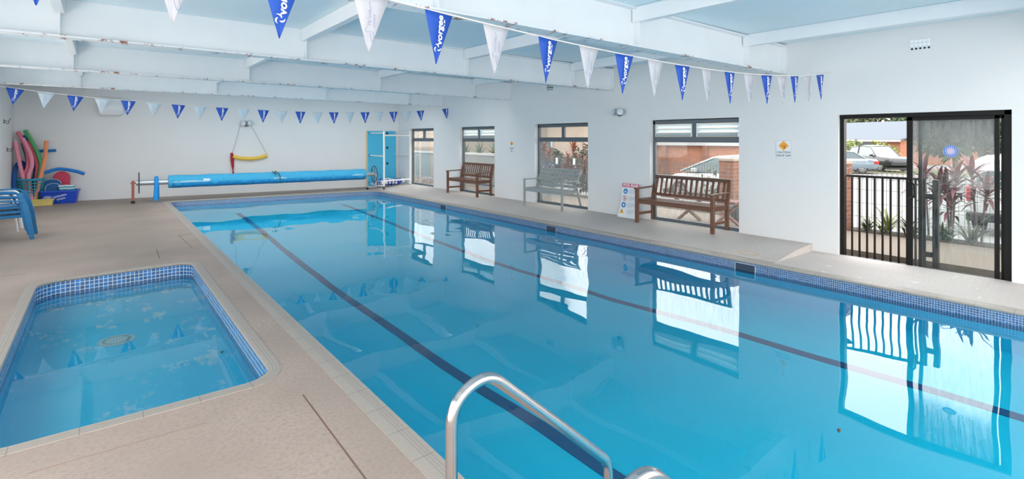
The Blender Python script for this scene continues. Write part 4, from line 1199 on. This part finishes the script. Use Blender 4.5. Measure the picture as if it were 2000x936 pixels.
#EXTERIOR#
# ------------------------------------------------------------------ outside
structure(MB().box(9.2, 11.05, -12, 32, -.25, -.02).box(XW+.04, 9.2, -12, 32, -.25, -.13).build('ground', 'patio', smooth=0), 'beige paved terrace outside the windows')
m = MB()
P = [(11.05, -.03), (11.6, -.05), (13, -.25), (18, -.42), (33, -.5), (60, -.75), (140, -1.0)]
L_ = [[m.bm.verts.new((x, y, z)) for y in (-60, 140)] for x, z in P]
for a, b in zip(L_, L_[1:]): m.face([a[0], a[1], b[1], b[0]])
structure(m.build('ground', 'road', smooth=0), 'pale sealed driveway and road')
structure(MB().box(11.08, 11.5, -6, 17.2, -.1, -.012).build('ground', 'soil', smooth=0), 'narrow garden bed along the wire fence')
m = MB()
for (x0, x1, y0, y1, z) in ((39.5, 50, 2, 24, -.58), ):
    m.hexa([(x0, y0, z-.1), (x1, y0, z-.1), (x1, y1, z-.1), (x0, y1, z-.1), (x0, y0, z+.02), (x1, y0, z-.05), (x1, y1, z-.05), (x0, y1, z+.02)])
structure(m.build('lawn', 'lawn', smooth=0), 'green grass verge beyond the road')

def leafcloud(m, c, rad, n, size, seed, droop=.3, hollow=.45):
    rnd = random.Random(seed)
    for _ in range(n):
        while True:
            p = V((rnd.uniform(-1, 1), rnd.uniform(-1, 1), rnd.uniform(-1, 1)))
            if hollow < p.length < 1: break
        p = V(c)+V((p.x*rad[0], p.y*rad[1], p.z*rad[2]))
        d = V((rnd.uniform(-1, 1), rnd.uniform(-1, 1), rnd.uniform(-.9, .6))).normalized()
        w = d.orthogonal().normalized(); w.rotate(Matrix.Rotation(rnd.uniform(0, 6.28), 3, d))
        L = size*rnd.uniform(.6, 1.3)
        m.strip([p, p+d*L*.5+V((0, 0, .02*L)), p+d*L+V((0, 0, -droop*L*.3))], w, (L*.06, L*.22, L*.02))
def strapleaf(m, base, az, L, el, wid, rnd, bend=1.2):
    h = V((math.cos(az), math.sin(az), 0)); pts = []; p = V(base); e = el; n = 6
    for i in range(n+1):
        pts.append(p.copy()); p = p+(h*math.cos(e)+V((0, 0, 1))*math.sin(e))*L/n; e -= bend/n
    m.strip(pts, V((-h.y, h.x, 0)), [wid*.35, wid*.8, wid, wid*.95, wid*.75, wid*.45, wid*.05])

# black gate just outside the door
r = thing('pool_gate', 'black tubular steel gate outside the open sliding door', 'gate', (8.95, 3.1, -.0))
MB().bar((0, .0, 1.15), (0, -1.02, 1.15), .03, .035).build('top_rail', 'black_paint', r, smooth=0)
MB().bar((0, .0, -.08), (0, -1.02, -.08), .03, .035).build('bottom_rail', 'black_paint', r, smooth=0)
for k in range(11):
    y = -.02-.098*k; MB().bar((0, y, -.1), (0, y, 1.15), .023 if 0 < k < 10 else .032, .023 if 0 < k < 10 else .032, (0, 1, 0)).build('bar', 'black_paint', r, smooth=0)
for z in (.92, .12): MB().box(-.03, .03, -1.10, -1.0, z-.035, z+.035).build('latch', 'black_paint', r, smooth=0)
MB().box(-.02, .03, -.02, .06, .78, .86).build('hinge', 'black_paint', r, smooth=0)
o = MB().box(8.92, 8.99, 1.94, 2.005, -.13, 1.15).build('gate_post', 'black_paint', smooth=0)
tag(o, 'square black steel post beside the gate latch', 'post')

# brick pillars and looped wire fence
PIL = [(11.1, 3.93, 1.28, 'brick', 'brick pillar with pale cap behind the black gate'), (11.0, 1.36, 1.24, 'brick', 'brick pillar seen through the right edge of the sliding door'),
       (11.1, 6.12, 1.26, 'brick', 'brick pillar outside the window behind the nearer brown bench')]
for x, y, h, b, lab in PIL:
    r = thing('brick_pillar', lab, 'pillar', (x, y, -.03), 0, 'brick pillars along the fence')
    MB().box(-.17, .17, -.17, .17, 0, h-.02).build('shaft', b, r, smooth=0)
    MB().box(-.185, .185, -.185, .185, h-.02, h+.05).build('cap', 'render_beige', r, smooth=0, bevel=.01)
def wirefence(label, y0, y1, x=11.1, h=1.18):
    r = thing('wire_fence', label, 'fence', (x, (y0+y1)/2, -.03), 0, 'looped wire fence panels')
    m = MB(); n = int((y1-y0)/.075); a = y0-(y0+y1)/2
    for k in range(n):
        y = a+(k+.5)*(y1-y0)/n
        m.tube([(0, y-.03, .02), (0, y-.03, h-.03), (0, y-.015, h-.005), (0, y, h), (0, y+.015, h-.005), (0, y+.03, h-.03), (0, y+.03, h-.2)], .0035, 4)
    for z in (.08, .3, .55, .8, 1.0, h-.06): m.tube([(0, a, z), (0, -a, z)], .004, 4)
    m.build('mesh_panel', 'wire', r, smooth=0)
    return r
wirefence('looped wire fence behind the black gate and sliding door', 1.60, 3.76)
wirefence('looped wire fence behind the nearer brown bench', 6.30, 9.6)
wirefence('looped wire fence before the red-leaved shrubs', 9.66, 14.3)
for i, y in enumerate((11.0, 11.75, 12.6)):
    tag(MB().box(11.055, 11.07, y-.04, y+.04, .93, 1.12).build('fence_tag', 'white_plastic', smooth=0), ('white tag on the wire fence nearest the camera', 'white tag on the wire fence, middle of three', 'white tag on the wire fence farthest from the camera')[i], 'tag', 'white tags on the wire fence')

# garden plants
def clump(label, c, n, L, matn, seed, group, wid=.018, el=(.7, 1.5), bend=1.3):
    rnd = random.Random(seed); m = MB()
    for _ in range(n):
        strapleaf(m, (rnd.uniform(-.06, .06), rnd.uniform(-.06, .06), 0), rnd.uniform(0, 6.28), L*rnd.uniform(.6, 1.1), rnd.uniform(*el), wid, rnd, bend*rnd.uniform(.6, 1.3))
    r = thing('strap_leaf_plant', label, 'plant', c, 0, group)
    m.build('foliage', matn, r, smooth=0); return r
GP = 'low strap-leaved plants in the bed'
for i, (y, L, lab) in enumerate(((3.50, .36, 'low green plant at the foot of the brick pillar behind the gate'), (3.22, .62, 'taller bushy green plant in the middle behind the gate'), (2.86, .5, 'low green plant behind the gate near its latch'),
                                 (2.36, .45, 'strap-leaved plant behind the misted door glass, left one'), (2.02, .62, 'large arching strap-leaved plant behind the misted door glass'))):
    clump(lab, (11.3, y, -.02), 34, L, 'leaf_strap' if i > 2 else ('leaf_olive' if i != 1 else 'leaf_lime'), 20+i, GP)
def cordyline(label, loc, stems, seed, matn, group, ll=.5, nl=26):
    rnd = random.Random(seed); r = thing('cordyline', label, 'shrub', loc, 0, group)
    f = MB(); st = MB()
    for (dx, dy, h) in stems:
        pts = curve_pts([(dx*.3, dy*.3, 0), (dx*.6, dy*.6, h*.5), (dx, dy, h)], 8); st.tube(pts, .016, 7)
        for k in range(nl):
            t = k/nl; strapleaf(f, (dx, dy, h-.28*(1-t)), k*2.4+rnd.uniform(-.3, .3), ll*rnd.uniform(.7, 1.1), .2+1.15*t, .034 if nl < 40 else .02, rnd, 1.5-t*.6)
    st.build('stem', 'stem_pale', r); f.build('foliage', matn, r, smooth=0); return r
GC = 'red-leaved cordylines along the fence'
cordyline('purple-red cordyline behind the misted door glass, left one', (11.55, 2.62, -.05), [(.05, .1, 1.15), (0, -.12, .95)], 3, 'leaf_red', GC)
cordyline('purple-red cordyline in the middle behind the misted door glass, many stems', (11.5, 2.33, -.05), [(.08, .08, .95), (-.05, -.08, 1.1), (0, .0, .7)], 4, 'leaf_red', GC)
cordyline('purple-red cordyline behind the misted door glass beside the right brick pillar', (11.6, 1.98, -.05), [(.03, .1, 1.2), (0, -.1, .95)], 5, 'leaf_red', GC)
cordyline('tall rust-red cordyline behind the grey bench window, right side', (11.6, 10.7, -.05), [(.05, .2, 1.45), (-.05, -.15, 1.2), (.1, .0, .8), (-.1, .3, 1.0)], 6, 'leaf_rust', GC, .42, 64)
cordyline('bushy rust-red cordyline behind the grey bench window, centre', (11.7, 11.75, -.05), [(.05, .2, 1.1), (-.05, -.15, 1.5), (.1, .0, .7), (0, .3, .8)], 7, 'leaf_rust', GC, .4, 64)
cordyline('rust-red cordyline behind the grey bench window, left side', (11.7, 12.9, -.05), [(.05, .2, 1.45), (-.05, -.15, 1.2), (.1, .0, .75)], 8, 'leaf_rust', GC, .4, 60)
def bush(label, c, rad, n, size, matn, seed, name='shrub', group='garden shrubs'):
    m = MB(); leafcloud(m, (0, 0, rad[2]), rad, n, size, seed, hollow=.2)
    r = thing(name, label, 'shrub', c, 0, group)
    m.build('foliage', matn, r, smooth=0); MB().tube([(0, 0, 0), (.02, .02, rad[2])], .03, 7).build('stem', 'bark', r); return r
bush('dark green shrub low behind the wire fence and grey bench', (12.4, 11.5, -.05), (.45, 1.1, .78), 1500, .2, 'leaf_dark', 31)
bush('second dark green shrub further along behind the grey bench', (12.5, 13.9, -.05), (.45, 1.2, .75), 1500, .2, 'leaf_dark', 32)
bush('thin grey-green shrub growing before the white hatchback', (11.7, 6.75, -.05), (.25, .5, .62), 170, .12, 'leaf_olive', 33)

# low timber table outside the window
r = thing('outdoor_table', 'low reddish timber table with crossed legs outside the window', 'table', (9.75, 6.0, -.02))
m = MB()
for k in range(4): m.box(-.22+k*.115, -.12+k*.115, -.85, .85, .47, .51)
m.build('tabletop', 'weathered_red', r, smooth=0, bevel=.004)
for y in (-.55, .3):
    for s in (-1, 1): MB().bar((s*.2, y+.015*s-.18*s, .0), (-s*.2, y+.015*s+.18*s, .47), .06, .04, (0, 1, 0)).build('leg', 'weathered_red', r, smooth=0, bevel=.004)
r = thing('plant_pot', 'round dark pot on the terrace below the brick pillar', 'pot', (10.4, 5.55, -.02))
MB().lathe([(.11, 0), (.17, .12), (.19, .3), (.17, .34), (.15, .34), (.14, .3)], 20).build('body', 'pot', r)

# cement wall with lattice and yuccas at the far end
r = thing('cement_wall', 'grey rendered garden wall with white coping outside the far windows', 'wall', (12.1, 19.5, -.05))
MB().box(-.09, .09, -5.2, 5.6, 0, 1.08).build('body', 'cement', r, smooth=0)
MB().box(-.13, .13, -5.2, 5.6, 1.08, 1.17).build('coping', 'cap_white', r, smooth=0, bevel=.01)
r = thing('lattice_screen', 'pale diagonal timber lattice above the cement wall in the far window', 'lattice', (12.35, 22.1, 1.1))
m = MB()
for k in range(-9, 30):
    for s, x in ((1, 0), (-1, .014)):
        y = -1.7+k*.13; z0 = 0; z1 = 1.15; ya = y; yb = y+s*1.15
        if s < 0: ya, yb = y+1.15*.0+.6, y+.6-1.15
        p0, p1 = V((x, ya, z0)), V((x, yb, z1))
        m.bar(p0, p1, .012, .042, (0, 1, 0))
m.build('laths', 'lattice_wood', r, smooth=0)
MB().box(-.02, .03, -3.2, 3.2, 1.13, 1.2).build('top_rail', 'lattice_wood', r, smooth=0)
GY = 'spiky yuccas above the cement wall'
for i, (y, lab) in enumerate(((19.7, 'spiky pale green yucca above the wall, left in the second window'), (18.6, 'spiky pale green yucca above the wall, middle of the second window'), (17.5, 'spiky pale green yucca above the wall, right in the second window'))):
    rnd = random.Random(50+i); r = thing('yucca', lab, 'plant', (12.9, y, -.15), 0, GY)
    MB().tube([(0, 0, 0), (.03, .02, 1.0)], .05, 8).build('stem', 'bark', r)
    m = MB()
    for k in range(60): strapleaf(m, (.03, .02, .95+.25*k/60), k*2.4, .62*rnd.uniform(.8, 1.1), -.25+1.7*k/60, .024, rnd, .45)
    m.build('foliage', 'leaf_yucca', r, smooth=0)
r = thing('garden_tap', 'dark garden tap on a pipe before the cement wall', 'tap', (11.75, 16.9, -.02))
MB().tube(fillet([(0, 0, 0), (0, 0, .62), (-.02, -.16, .62), (-.02, -.16, .54)], .04), .025, 8).build('pipe', 'plastic_black', r)
MB().lathe([(.05, 0), (.06, .02), (.05, .04)], 10, Matrix.Translation((0, 0, .66))).build('handle', 'plastic_black', r)

# ---- cars
def car(label, loc, rotz, kind, paint):
    """length along local x, nose at +x"""
    c = thing('car', label, 'car', loc, rotz, 'cars parked outside')
    suv = kind == 'suv'; hat = kind == 'hatch'
    Lh = 2.25 if not hat else 2.0; W = .88
    if kind == 'sedan':
        low = [(-Lh, .45, .80, .70), (-Lh+.12, .28, .90, .84), (-1.5, .22, .97, .88), (-.6, .2, .98, .88), (.7, .2, .95, .88), (1.5, .2, .86, .86), (Lh-.15, .26, .72, .78), (Lh, .4, .6, .62)]
        gh = [(-1.55, .97, .72), (-.95, 1.36, .60), (-.2, 1.43, .58), (.35, 1.38, .6), (1.15, .95, .74)]
    elif hat:
        low = [(-Lh, .45, .85, .68), (-Lh+.1, .28, 1.0, .84), (-1.2, .2, 1.02, .86), (0, .2, .98, .86), (.9, .2, .94, .86), (1.5, .2, .86, .82), (Lh-.12, .26, .7, .74), (Lh, .4, .58, .58)]
        gh = [(-1.92, 1.0, .7), (-1.6, 1.4, .6), (-.6, 1.52, .59), (.1, 1.47, .6), (1.2, .94, .74)]
    else:
        low = [(-Lh, .5, 1.0, .78), (-Lh+.1, .35, 1.06, .88), (-1.0, .32, 1.06, .9), (.6, .32, 1.05, .9), (.95, .32, 1.04, .9), (1.7, .34, 1.0, .88), (Lh-.1, .36, .92, .82), (Lh, .5, .8, .74)]
        gh = [(-2.1, 1.05, .78), (-1.9, 1.62, .68), (-.6, 1.74, .66), (.2, 1.68, .67), (.95, 1.04, .8)]
    m = MB(); rg = []
    for x, zb, zt, hw in low:
        pr_ = [(hw*.9, zb), (hw, zb+.14), (hw*1.0, zt-.14), (hw*.94, zt-.03), (hw*.8, zt)]
        pts = pr_+[(-a, b) for a, b in pr_[::-1]]
        rg.append([m.bm.verts.new((x, a, b)) for a, b in pts])
    for A, B in zip(rg, rg[1:]):
        for i in range(len(A)): m.face([A[i], A[(i+1) % len(A)], B[(i+1) % len(A)], B[i]])
    m.face(rg[0]); m.face(rg[-1])
    m.build('body', paint, c, smooth=50)
    m = MB(); base = gh[0][1]-.03; rg = []
    # greenhouse: lower outline and roof outline
    lo = [(gh[0][0], gh[0][2]), (gh[0][0]+.5, gh[0][2]+.05), (gh[-1][0]-.5, gh[-1][2]+.05), (gh[-1][0], gh[-1][2])]
    stations = gh
    for x, z, hw in stations:
        pass
    top = [(x, z, hw) for x, z, hw in gh[1:-1]]
    b0, b1 = gh[0], gh[-1]
    xs = [b0[0]]+[t[0] for t in top]+[b1[0]]
    for i, x in enumerate(xs):
        zt = gh[i][1]; hw = gh[i][2]; hb = .80*(.88 if not suv else .9)/.88+.02
        hb = min(hb, .82)
        rg.append([m.bm.verts.new(p) for p in ((x, hb, base), (x, hw if 0 < i < len(xs)-1 else hb-.01, max(zt, base+.01)), (x, -(hw if 0 < i < len(xs)-1 else hb-.01), max(zt, base+.01)), (x, -hb, base))])
    for A, B in zip(rg, rg[1:]):
        for i in range(3): m.face([A[i], A[i+1], B[i+1], B[i]])
    m.face(rg[0]); m.face(rg[-1])
    m.build('windows', 'car_glass' if not suv else 'car_glass_pale', c, smooth=0)
    m = MB()
    A = [[m.bm.verts.new((x, s*(hw+.012), z+.012+dz_)) for s, dz_ in ((1, -.05), (1, 0), (.5, .03), (-.5, .03), (-1, 0), (-1, -.05))] for x, z, hw in top]
    for a, b in zip(A, A[1:]):
        for i in range(5): m.face([a[i], a[i+1], b[i+1], b[i]])
    m.build('roof', 'car_hood' if suv else paint, c, smooth=50, solid=.02)
    for s in (-1, 1):
        m = MB(); hb = .82
        m.bar((b0[0], s*hb, base+.02), (top[0][0], s*(top[0][2]+.01), top[0][1]), .05, .07, (0, 1, 0))
        m.bar((b1[0], s*hb, base+.02), (top[-1][0], s*(top[-1][2]+.01), top[-1][1]), .05, .06, (0, 1, 0))
        xm = (top[0][0]+top[-1][0])/2; m.bar((xm-.1, s*hb, base+.02), (xm-.12, s*(top[1][2]+.01), top[1][1]), .04, .09, (0, 1, 0))
        m.build('pillar', paint, c, smooth=0)
        for x in (-1.35, 1.38) if not hat else (-1.25, 1.25):
            R = .36 if suv else .315
            w = MB().lathe([(R*.62, -.1), (R*.95, -.1), (R, -.06), (R, .06), (R*.95, .1), (R*.62, .1)], 24, Matrix.Translation((x, s*.76, R)) @ Matrix.Rotation(-s*PI/2, 4, 'X')).build('wheel', 'tyre', c)
            mm = MB(); M = Matrix.Translation((x, s*.765, R)) @ Matrix.Rotation(-s*PI/2, 4, 'X')
            mm.lathe([(R*.64, .06), (R*.64, .1), (R*.56, .1), (R*.56, .06)], 24, M, cap=False)
            for k in range(7):
                a = 2*PI*k/7; mm.bar(M @ V((.02*math.cos(a), .02*math.sin(a), .09)), M @ V((R*.6*math.cos(a), R*.6*math.sin(a), .085)), .05, .02, M.to_3x3() @ V((0, 0, 1)))
            mm.build('rim', 'rim', w)
        MB().box(-Lh+.02, -Lh+.26, s*.62-.14 if s > 0 else -.88, .88 if s > 0 else -.62+.14, .62, .80).build('tail_light', 'tail_red', c, bevel=.02)
        MB().box(Lh-.24, Lh-.04, *( (.42, .74) if s > 0 else (-.74, -.42) ), .58, .70 if not suv else .84).build('head_light', 'head_lamp', c, bevel=.02)
        MB().box(.55, .72, *sorted((s*.86, s*1.02)), base-.0, base+.14).build('mirror', paint, c, bevel=.03)
    MB().box(-Lh+.05, Lh-.05, -.80, .80, .16, .30).build('underbody', 'trim_dark', c, smooth=0)
    if suv: MB().box(Lh-.12, Lh+.02, -.7, .7, .42, .62).build('bumper', 'trim_dark', c, bevel=.03)
    return c
car('silver-blue sedan parked beyond the gate, its tail to the right', (38.2, 13.7, -.53), math.radians(118), 'sedan', 'car_silver_blue')
car('dark four-wheel drive with silver bonnet parked beyond the sedan', (43.6, 12.9, -.55), math.radians(232), 'suv', 'car_dark')
car('white car roof showing behind the silver-blue sedan', (43.6, 17.4, -.55), math.radians(112), 'hatch', 'car_white')
car('white hatchback seen through the window behind the nearer brown bench', (16.9, 9.5, -.40), math.radians(93), 'hatch', 'car_white')
car('white car at the right edge of that window, behind the brick pillar', (23.6, 11.7, -.45), math.radians(95), 'suv', 'car_white')
# rear of a white van seen through the misted door glass
r = thing('parked_van', 'white van with bumper seen from behind through the misted door glass', 'van', (14.6, 1.9, -.32), math.radians(0), 'cars parked outside')
m = MB(); rg = []
for x, hw, z0, z1 in ((-.3, .68, .36, 1.42), (-.22, .74, .32, 1.6), (.4, .76, .32, 1.68), (3.2, .76, .32, 1.68), (4.0, .72, .32, 1.0)):
    rg.append([m.bm.verts.new((x, a*hw, b)) for a, b in ((.96, z0), (1, z0+.15), (1, z0+(z1-z0)*.6), (.88, z1-.06), (.7, z1), (-.7, z1), (-.88, z1-.06), (-1, z0+(z1-z0)*.6), (-1, z0+.15), (-.96, z0))])
for A, B in zip(rg, rg[1:]):
    for i in range(len(A)): m.face([A[i], A[(i+1) % len(A)], B[(i+1) % len(A)], B[i]])
m.face(rg[0]); m.face(rg[-1]); m.build('body', 'car_white', r)
MB().box(-.32, -.25, -.58, .58, 1.0, 1.38).build('rear_window', 'car_glass', r, bevel=.02)
MB().box(-.42, -.22, -.74, .74, .32, .50).build('bumper', 'trim_dark', r, bevel=.04)
for s in (-1, 1):
    MB().box(-.3, -.2, *sorted((s*.60, s*.75)), .72, 1.05).build('tail_light', 'tail_red', r, bevel=.02)
    for x in (.6, 3.1):
        w = MB().lathe([(.18, -.09), (.3, -.09), (.31, 0), (.3, .09), (.18, .09)], 20, Matrix.Translation((x, s*.68, .31)) @ Matrix.Rotation(-s*PI/2, 4, 'X')).build('wheel', 'tyre', r)
MB().box(-.34, -.3, -.26, .26, .58, .70).build('number_plate', 'sign_white', r, smooth=0)
# ---- buildings
def house(label, x, y0, y1, zb, eave, ridge, depth, wallm, wins, rot=0.0, cat='building'):
    h = thing('house', label, cat, (x, (y0+y1)/2, zb), rot, 'buildings outside')
    w = (y1-y0)/2
    MB().box(0, depth, -w, w, 0, eave).build('wall', wallm, h, smooth=0)
    m = MB(); o_ = .7
    m.hexa([(-o_, -w-.5, eave-.05), (depth/2, -w-.5, ridge), (depth/2, w+.5, ridge), (-o_, w+.5, eave-.05), (-o_, -w-.5, eave+.1), (depth/2, -w-.5, ridge+.12), (depth/2, w+.5, ridge+.12), (-o_, w+.5, eave+.1)])
    m.hexa([(depth+o_, -w-.5, eave-.05), (depth/2, -w-.5, ridge), (depth/2, w+.5, ridge), (depth+o_, w+.5, eave-.05), (depth+o_, -w-.5, eave+.1), (depth/2, -w-.5, ridge+.12), (depth/2, w+.5, ridge+.12), (depth+o_, w+.5, eave+.1)])
    rf = m.build('roof', 'roof_metal', h, smooth=0)
    MB().box(-o_-.08, -o_, -w-.5, w+.5, eave-.14, eave+.06).build('gutter', 'fascia', rf, smooth=0)
    for (a, b, c, d_) in wins:
        f = MB().box(-.06, .02, a-.06, b+.06, c-.06, d_+.06).build('window', 'fascia', h, smooth=0)
        MB().box(-.08, -.05, a, b, c, d_).build('pane', 'house_glass', f, smooth=0)
    return h
house('long brick house with pale blue metal roof far beyond the gate', 63, 14, 50, -.78, 2.33, 4.2, 16, 'brick_orange', [(-15.4, -12.9, .9, 2.05), (-10.5, -8.5, .9, 2.0), (-5, -2, .9, 2.1), (4, 7, .9, 2.0)], math.radians(-20))
# brick building with white band opposite the benches
h = thing('shop_building', 'brick building with pale awning band seen through the bench windows', 'building', (27.0, 19.5, -.45), math.radians(6), 'buildings outside')
MB().box(0, 8, -6, 7, 0, 3.6).build('wall', 'brick_orange', h, smooth=0)
MB().box(-.25, 0, -6.2, 7.2, 1.75, 2.2).build('band', 'fascia', h, smooth=0)
MB().box(-.5, 0, -6.2, 7.2, 2.25, 3.9).build('parapet', 'render_beige', h, smooth=0)
for y in (-3, -.4, 2.2, 5): MB().box(-.2, 0, y-.16, y+.16, 0, 1.75).build('pier', 'brick', h, smooth=0)
h = thing('rendered_house', 'beige rendered house behind the red-leaved shrubs', 'building', (17.2, 20.2, -.4), math.radians(6), 'buildings outside')
MB().box(0, 6, -3.4, 5.5, 0, 3.2).build('wall', 'render_beige', h, smooth=0)
f = MB().box(-.06, .02, -1.5, .2, .9, 2.1).build('window', 'fascia', h, smooth=0); MB().box(-.08, -.05, -1.4, .1, 1.0, 2.0).build('pane', 'house_glass', f, smooth=0)
MB().box(-.6, 6.6, -3.9, 6, 3.2, 3.4).build('roof', 'roof_metal', h, smooth=0)
# ---- trees
def tree(label, c, h, rad, n, size, matn, seed, trunk=.18, group='trees outside'):
    r = thing('tree', label, 'tree', c, 0, group); rnd = random.Random(seed)
    tm = MB(); fm = MB(); tm.tube(curve_pts([(0, 0, 0), (.05*h*.2, 0, h*.3), (0, .1, h*.7)], 8), [trunk*(1-.06*k) for k in range(9)], 8)
    for k in range(6):
        a = rnd.uniform(0, 6.28); e = V((math.cos(a)*rad*.6, math.sin(a)*rad*.6, h*rnd.uniform(.6, .95)))
        tm.tube([V((0, .05, h*rnd.uniform(.35, .6))), e], [trunk*.45, trunk*.15], 6)
        leafcloud(fm, e, (rad*.62, rad*.62, rad*.5), n//6, size, seed*10+k, hollow=.2)
    tm.build('trunk', 'bark', r); fm.build('foliage', matn, r, smooth=0); return r
GS = 'young shrubby trees before the brick house'
tree('light green young tree before the brick house, left one', (52.5, 17.4, -.7), 1.9, 1.25, 420, .3, 'leaf_lime', 11, .06, GS)
tree('light green young tree before the brick house, right one', (54.0, 15.5, -.7), 1.9, 1.0, 360, .3, 'leaf_lime', 12, .06, GS)
tree('low yellow-green shrub at the left edge before the brick house', (55, 20.6, -.7), 1.0, .9, 300, .3, 'leaf_lime', 16, .05, GS)
for i, (x, y, h_, rd, mt, lab) in enumerate(((92, 37.5, 6.7, 3.8, 'leaf_green', 'tall tree behind the metal roof, left edge of the doorway'), (95, 30, 7.0, 3.4, 'leaf_olive', 'greyish tree behind the metal roof, middle'), (96, 23, 6.2, 3.0, 'leaf_green', 'tree behind the metal roof, right end'),
                                              (37, 7.3, 3.4, 1.4, 'leaf_green', 'leafy green tree behind the misted door glass, left'), (31, 5.2, 4.2, 1.4, 'leaf_dark', 'dark green tree behind the misted door glass, right'), (27, 3.0, 3.6, 1.0, 'leaf_dark', 'dark green tree beside the right edge of the sliding door'))):
    tree(lab, (x, y, -.8), h_, rd, 1900, .75 if x > 60 else .42, mt, 60+i)

# ------------------------------------------------------------------ light
W = bpy.data.worlds.new('World'); S.world = W; W.use_nodes = True
nt = W.node_tree; bg = nt.nodes['Background']
tc = nt.nodes.new('ShaderNodeTexCoord'); sx = nt.nodes.new('ShaderNodeSeparateXYZ'); nt.links.new(tc.outputs['Generated'], sx.inputs[0])
mr = nt.nodes.new('ShaderNodeMapRange'); nt.links.new(sx.outputs['Z'], mr.inputs['Value']); mr.inputs['From Min'].default_value = -.1; mr.inputs['From Max'].default_value = .9
nz = nt.nodes.new('ShaderNodeTexNoise'); nz.inputs['Scale'].default_value = 2.5; nz.inputs['Detail'].default_value = 4; nt.links.new(tc.outputs['Generated'], nz.inputs['Vector'])
mx = nt.nodes.new('ShaderNodeMix'); mx.data_type = 'RGBA'; mx.inputs['A'].default_value = (1, .98, .95, 1); mx.inputs['B'].default_value = (.99, .985, .98, 1)
ml = nt.nodes.new('ShaderNodeMath'); ml.operation = 'MULTIPLY'; nt.links.new(mr.outputs[0], ml.inputs[0]); nt.links.new(nz.outputs['Fac'], ml.inputs[1])
nt.links.new(ml.outputs[0], mx.inputs['Factor']); nt.links.new(mx.outputs['Result'], bg.inputs['Color'])
bg.inputs['Strength'].default_value = 1.0
W.cycles.sampling_method = 'AUTOMATIC'
def portal(name, loc, rot, sx_, sy_):
    l = bpy.data.lights.new(name, 'AREA'); l.shape = 'RECTANGLE'; l.size = sx_; l.size_y = sy_
    l.cycles.is_portal = True
    o = bpy.data.objects.new(name, l); COL.objects.link(o); o.location = loc; o.rotation_euler = rot
for i, (a, b, c, d_) in enumerate(WINS+[DOOR]):
    portal('window_daylight', (XW+WT+.02, (a+b)/2, (c+d_)/2), (0, PI/2, 0), d_-c, b-a)
for ya, yb, c, d_ in ADDED_LEFT: portal('added_opening_daylight', (XL-.21, (ya+yb)/2, (c+d_)/2), (0, -PI/2, 0), d_-c, yb-ya)  # portals for the added left wall openings
for a, b in ADDED_ROOF: portal('added_roof_daylight', (3.5, (a+b)/2, CZ+.13), (0, 0, 0), 7.6, b-a)  # portals for the roof strips added behind the beams
portal('added_roof_daylight', (3.36, -2.6, CZ+.13), (0, 0, 0), 9.5, 2.6)  # portal for the roof opening added behind the camera
portal('added_opening_daylight', (1.0, YN-.21, 1.6), (PI/2, 0, 0), 4.6, 2.7)  # portals for the openings added in the near wall
portal('added_opening_daylight', (5.9, YN-.21, 1.6), (PI/2, 0, 0), 4.8, 2.7)

S.view_settings.view_transform = 'Standard'; S.view_settings.look = 'None'; S.view_settings.gamma = 1.0
S.view_settings.exposure = 2.32
try: S.view_settings.use_curve_mapping = False
except Exception: pass
c = S.cycles
c.max_bounces = 14; c.diffuse_bounces = 8; c.glossy_bounces = 6; c.transmission_bounces = 8; c.transparent_max_bounces = 16
c.sample_clamp_indirect = 6.0
c.use_denoising = True
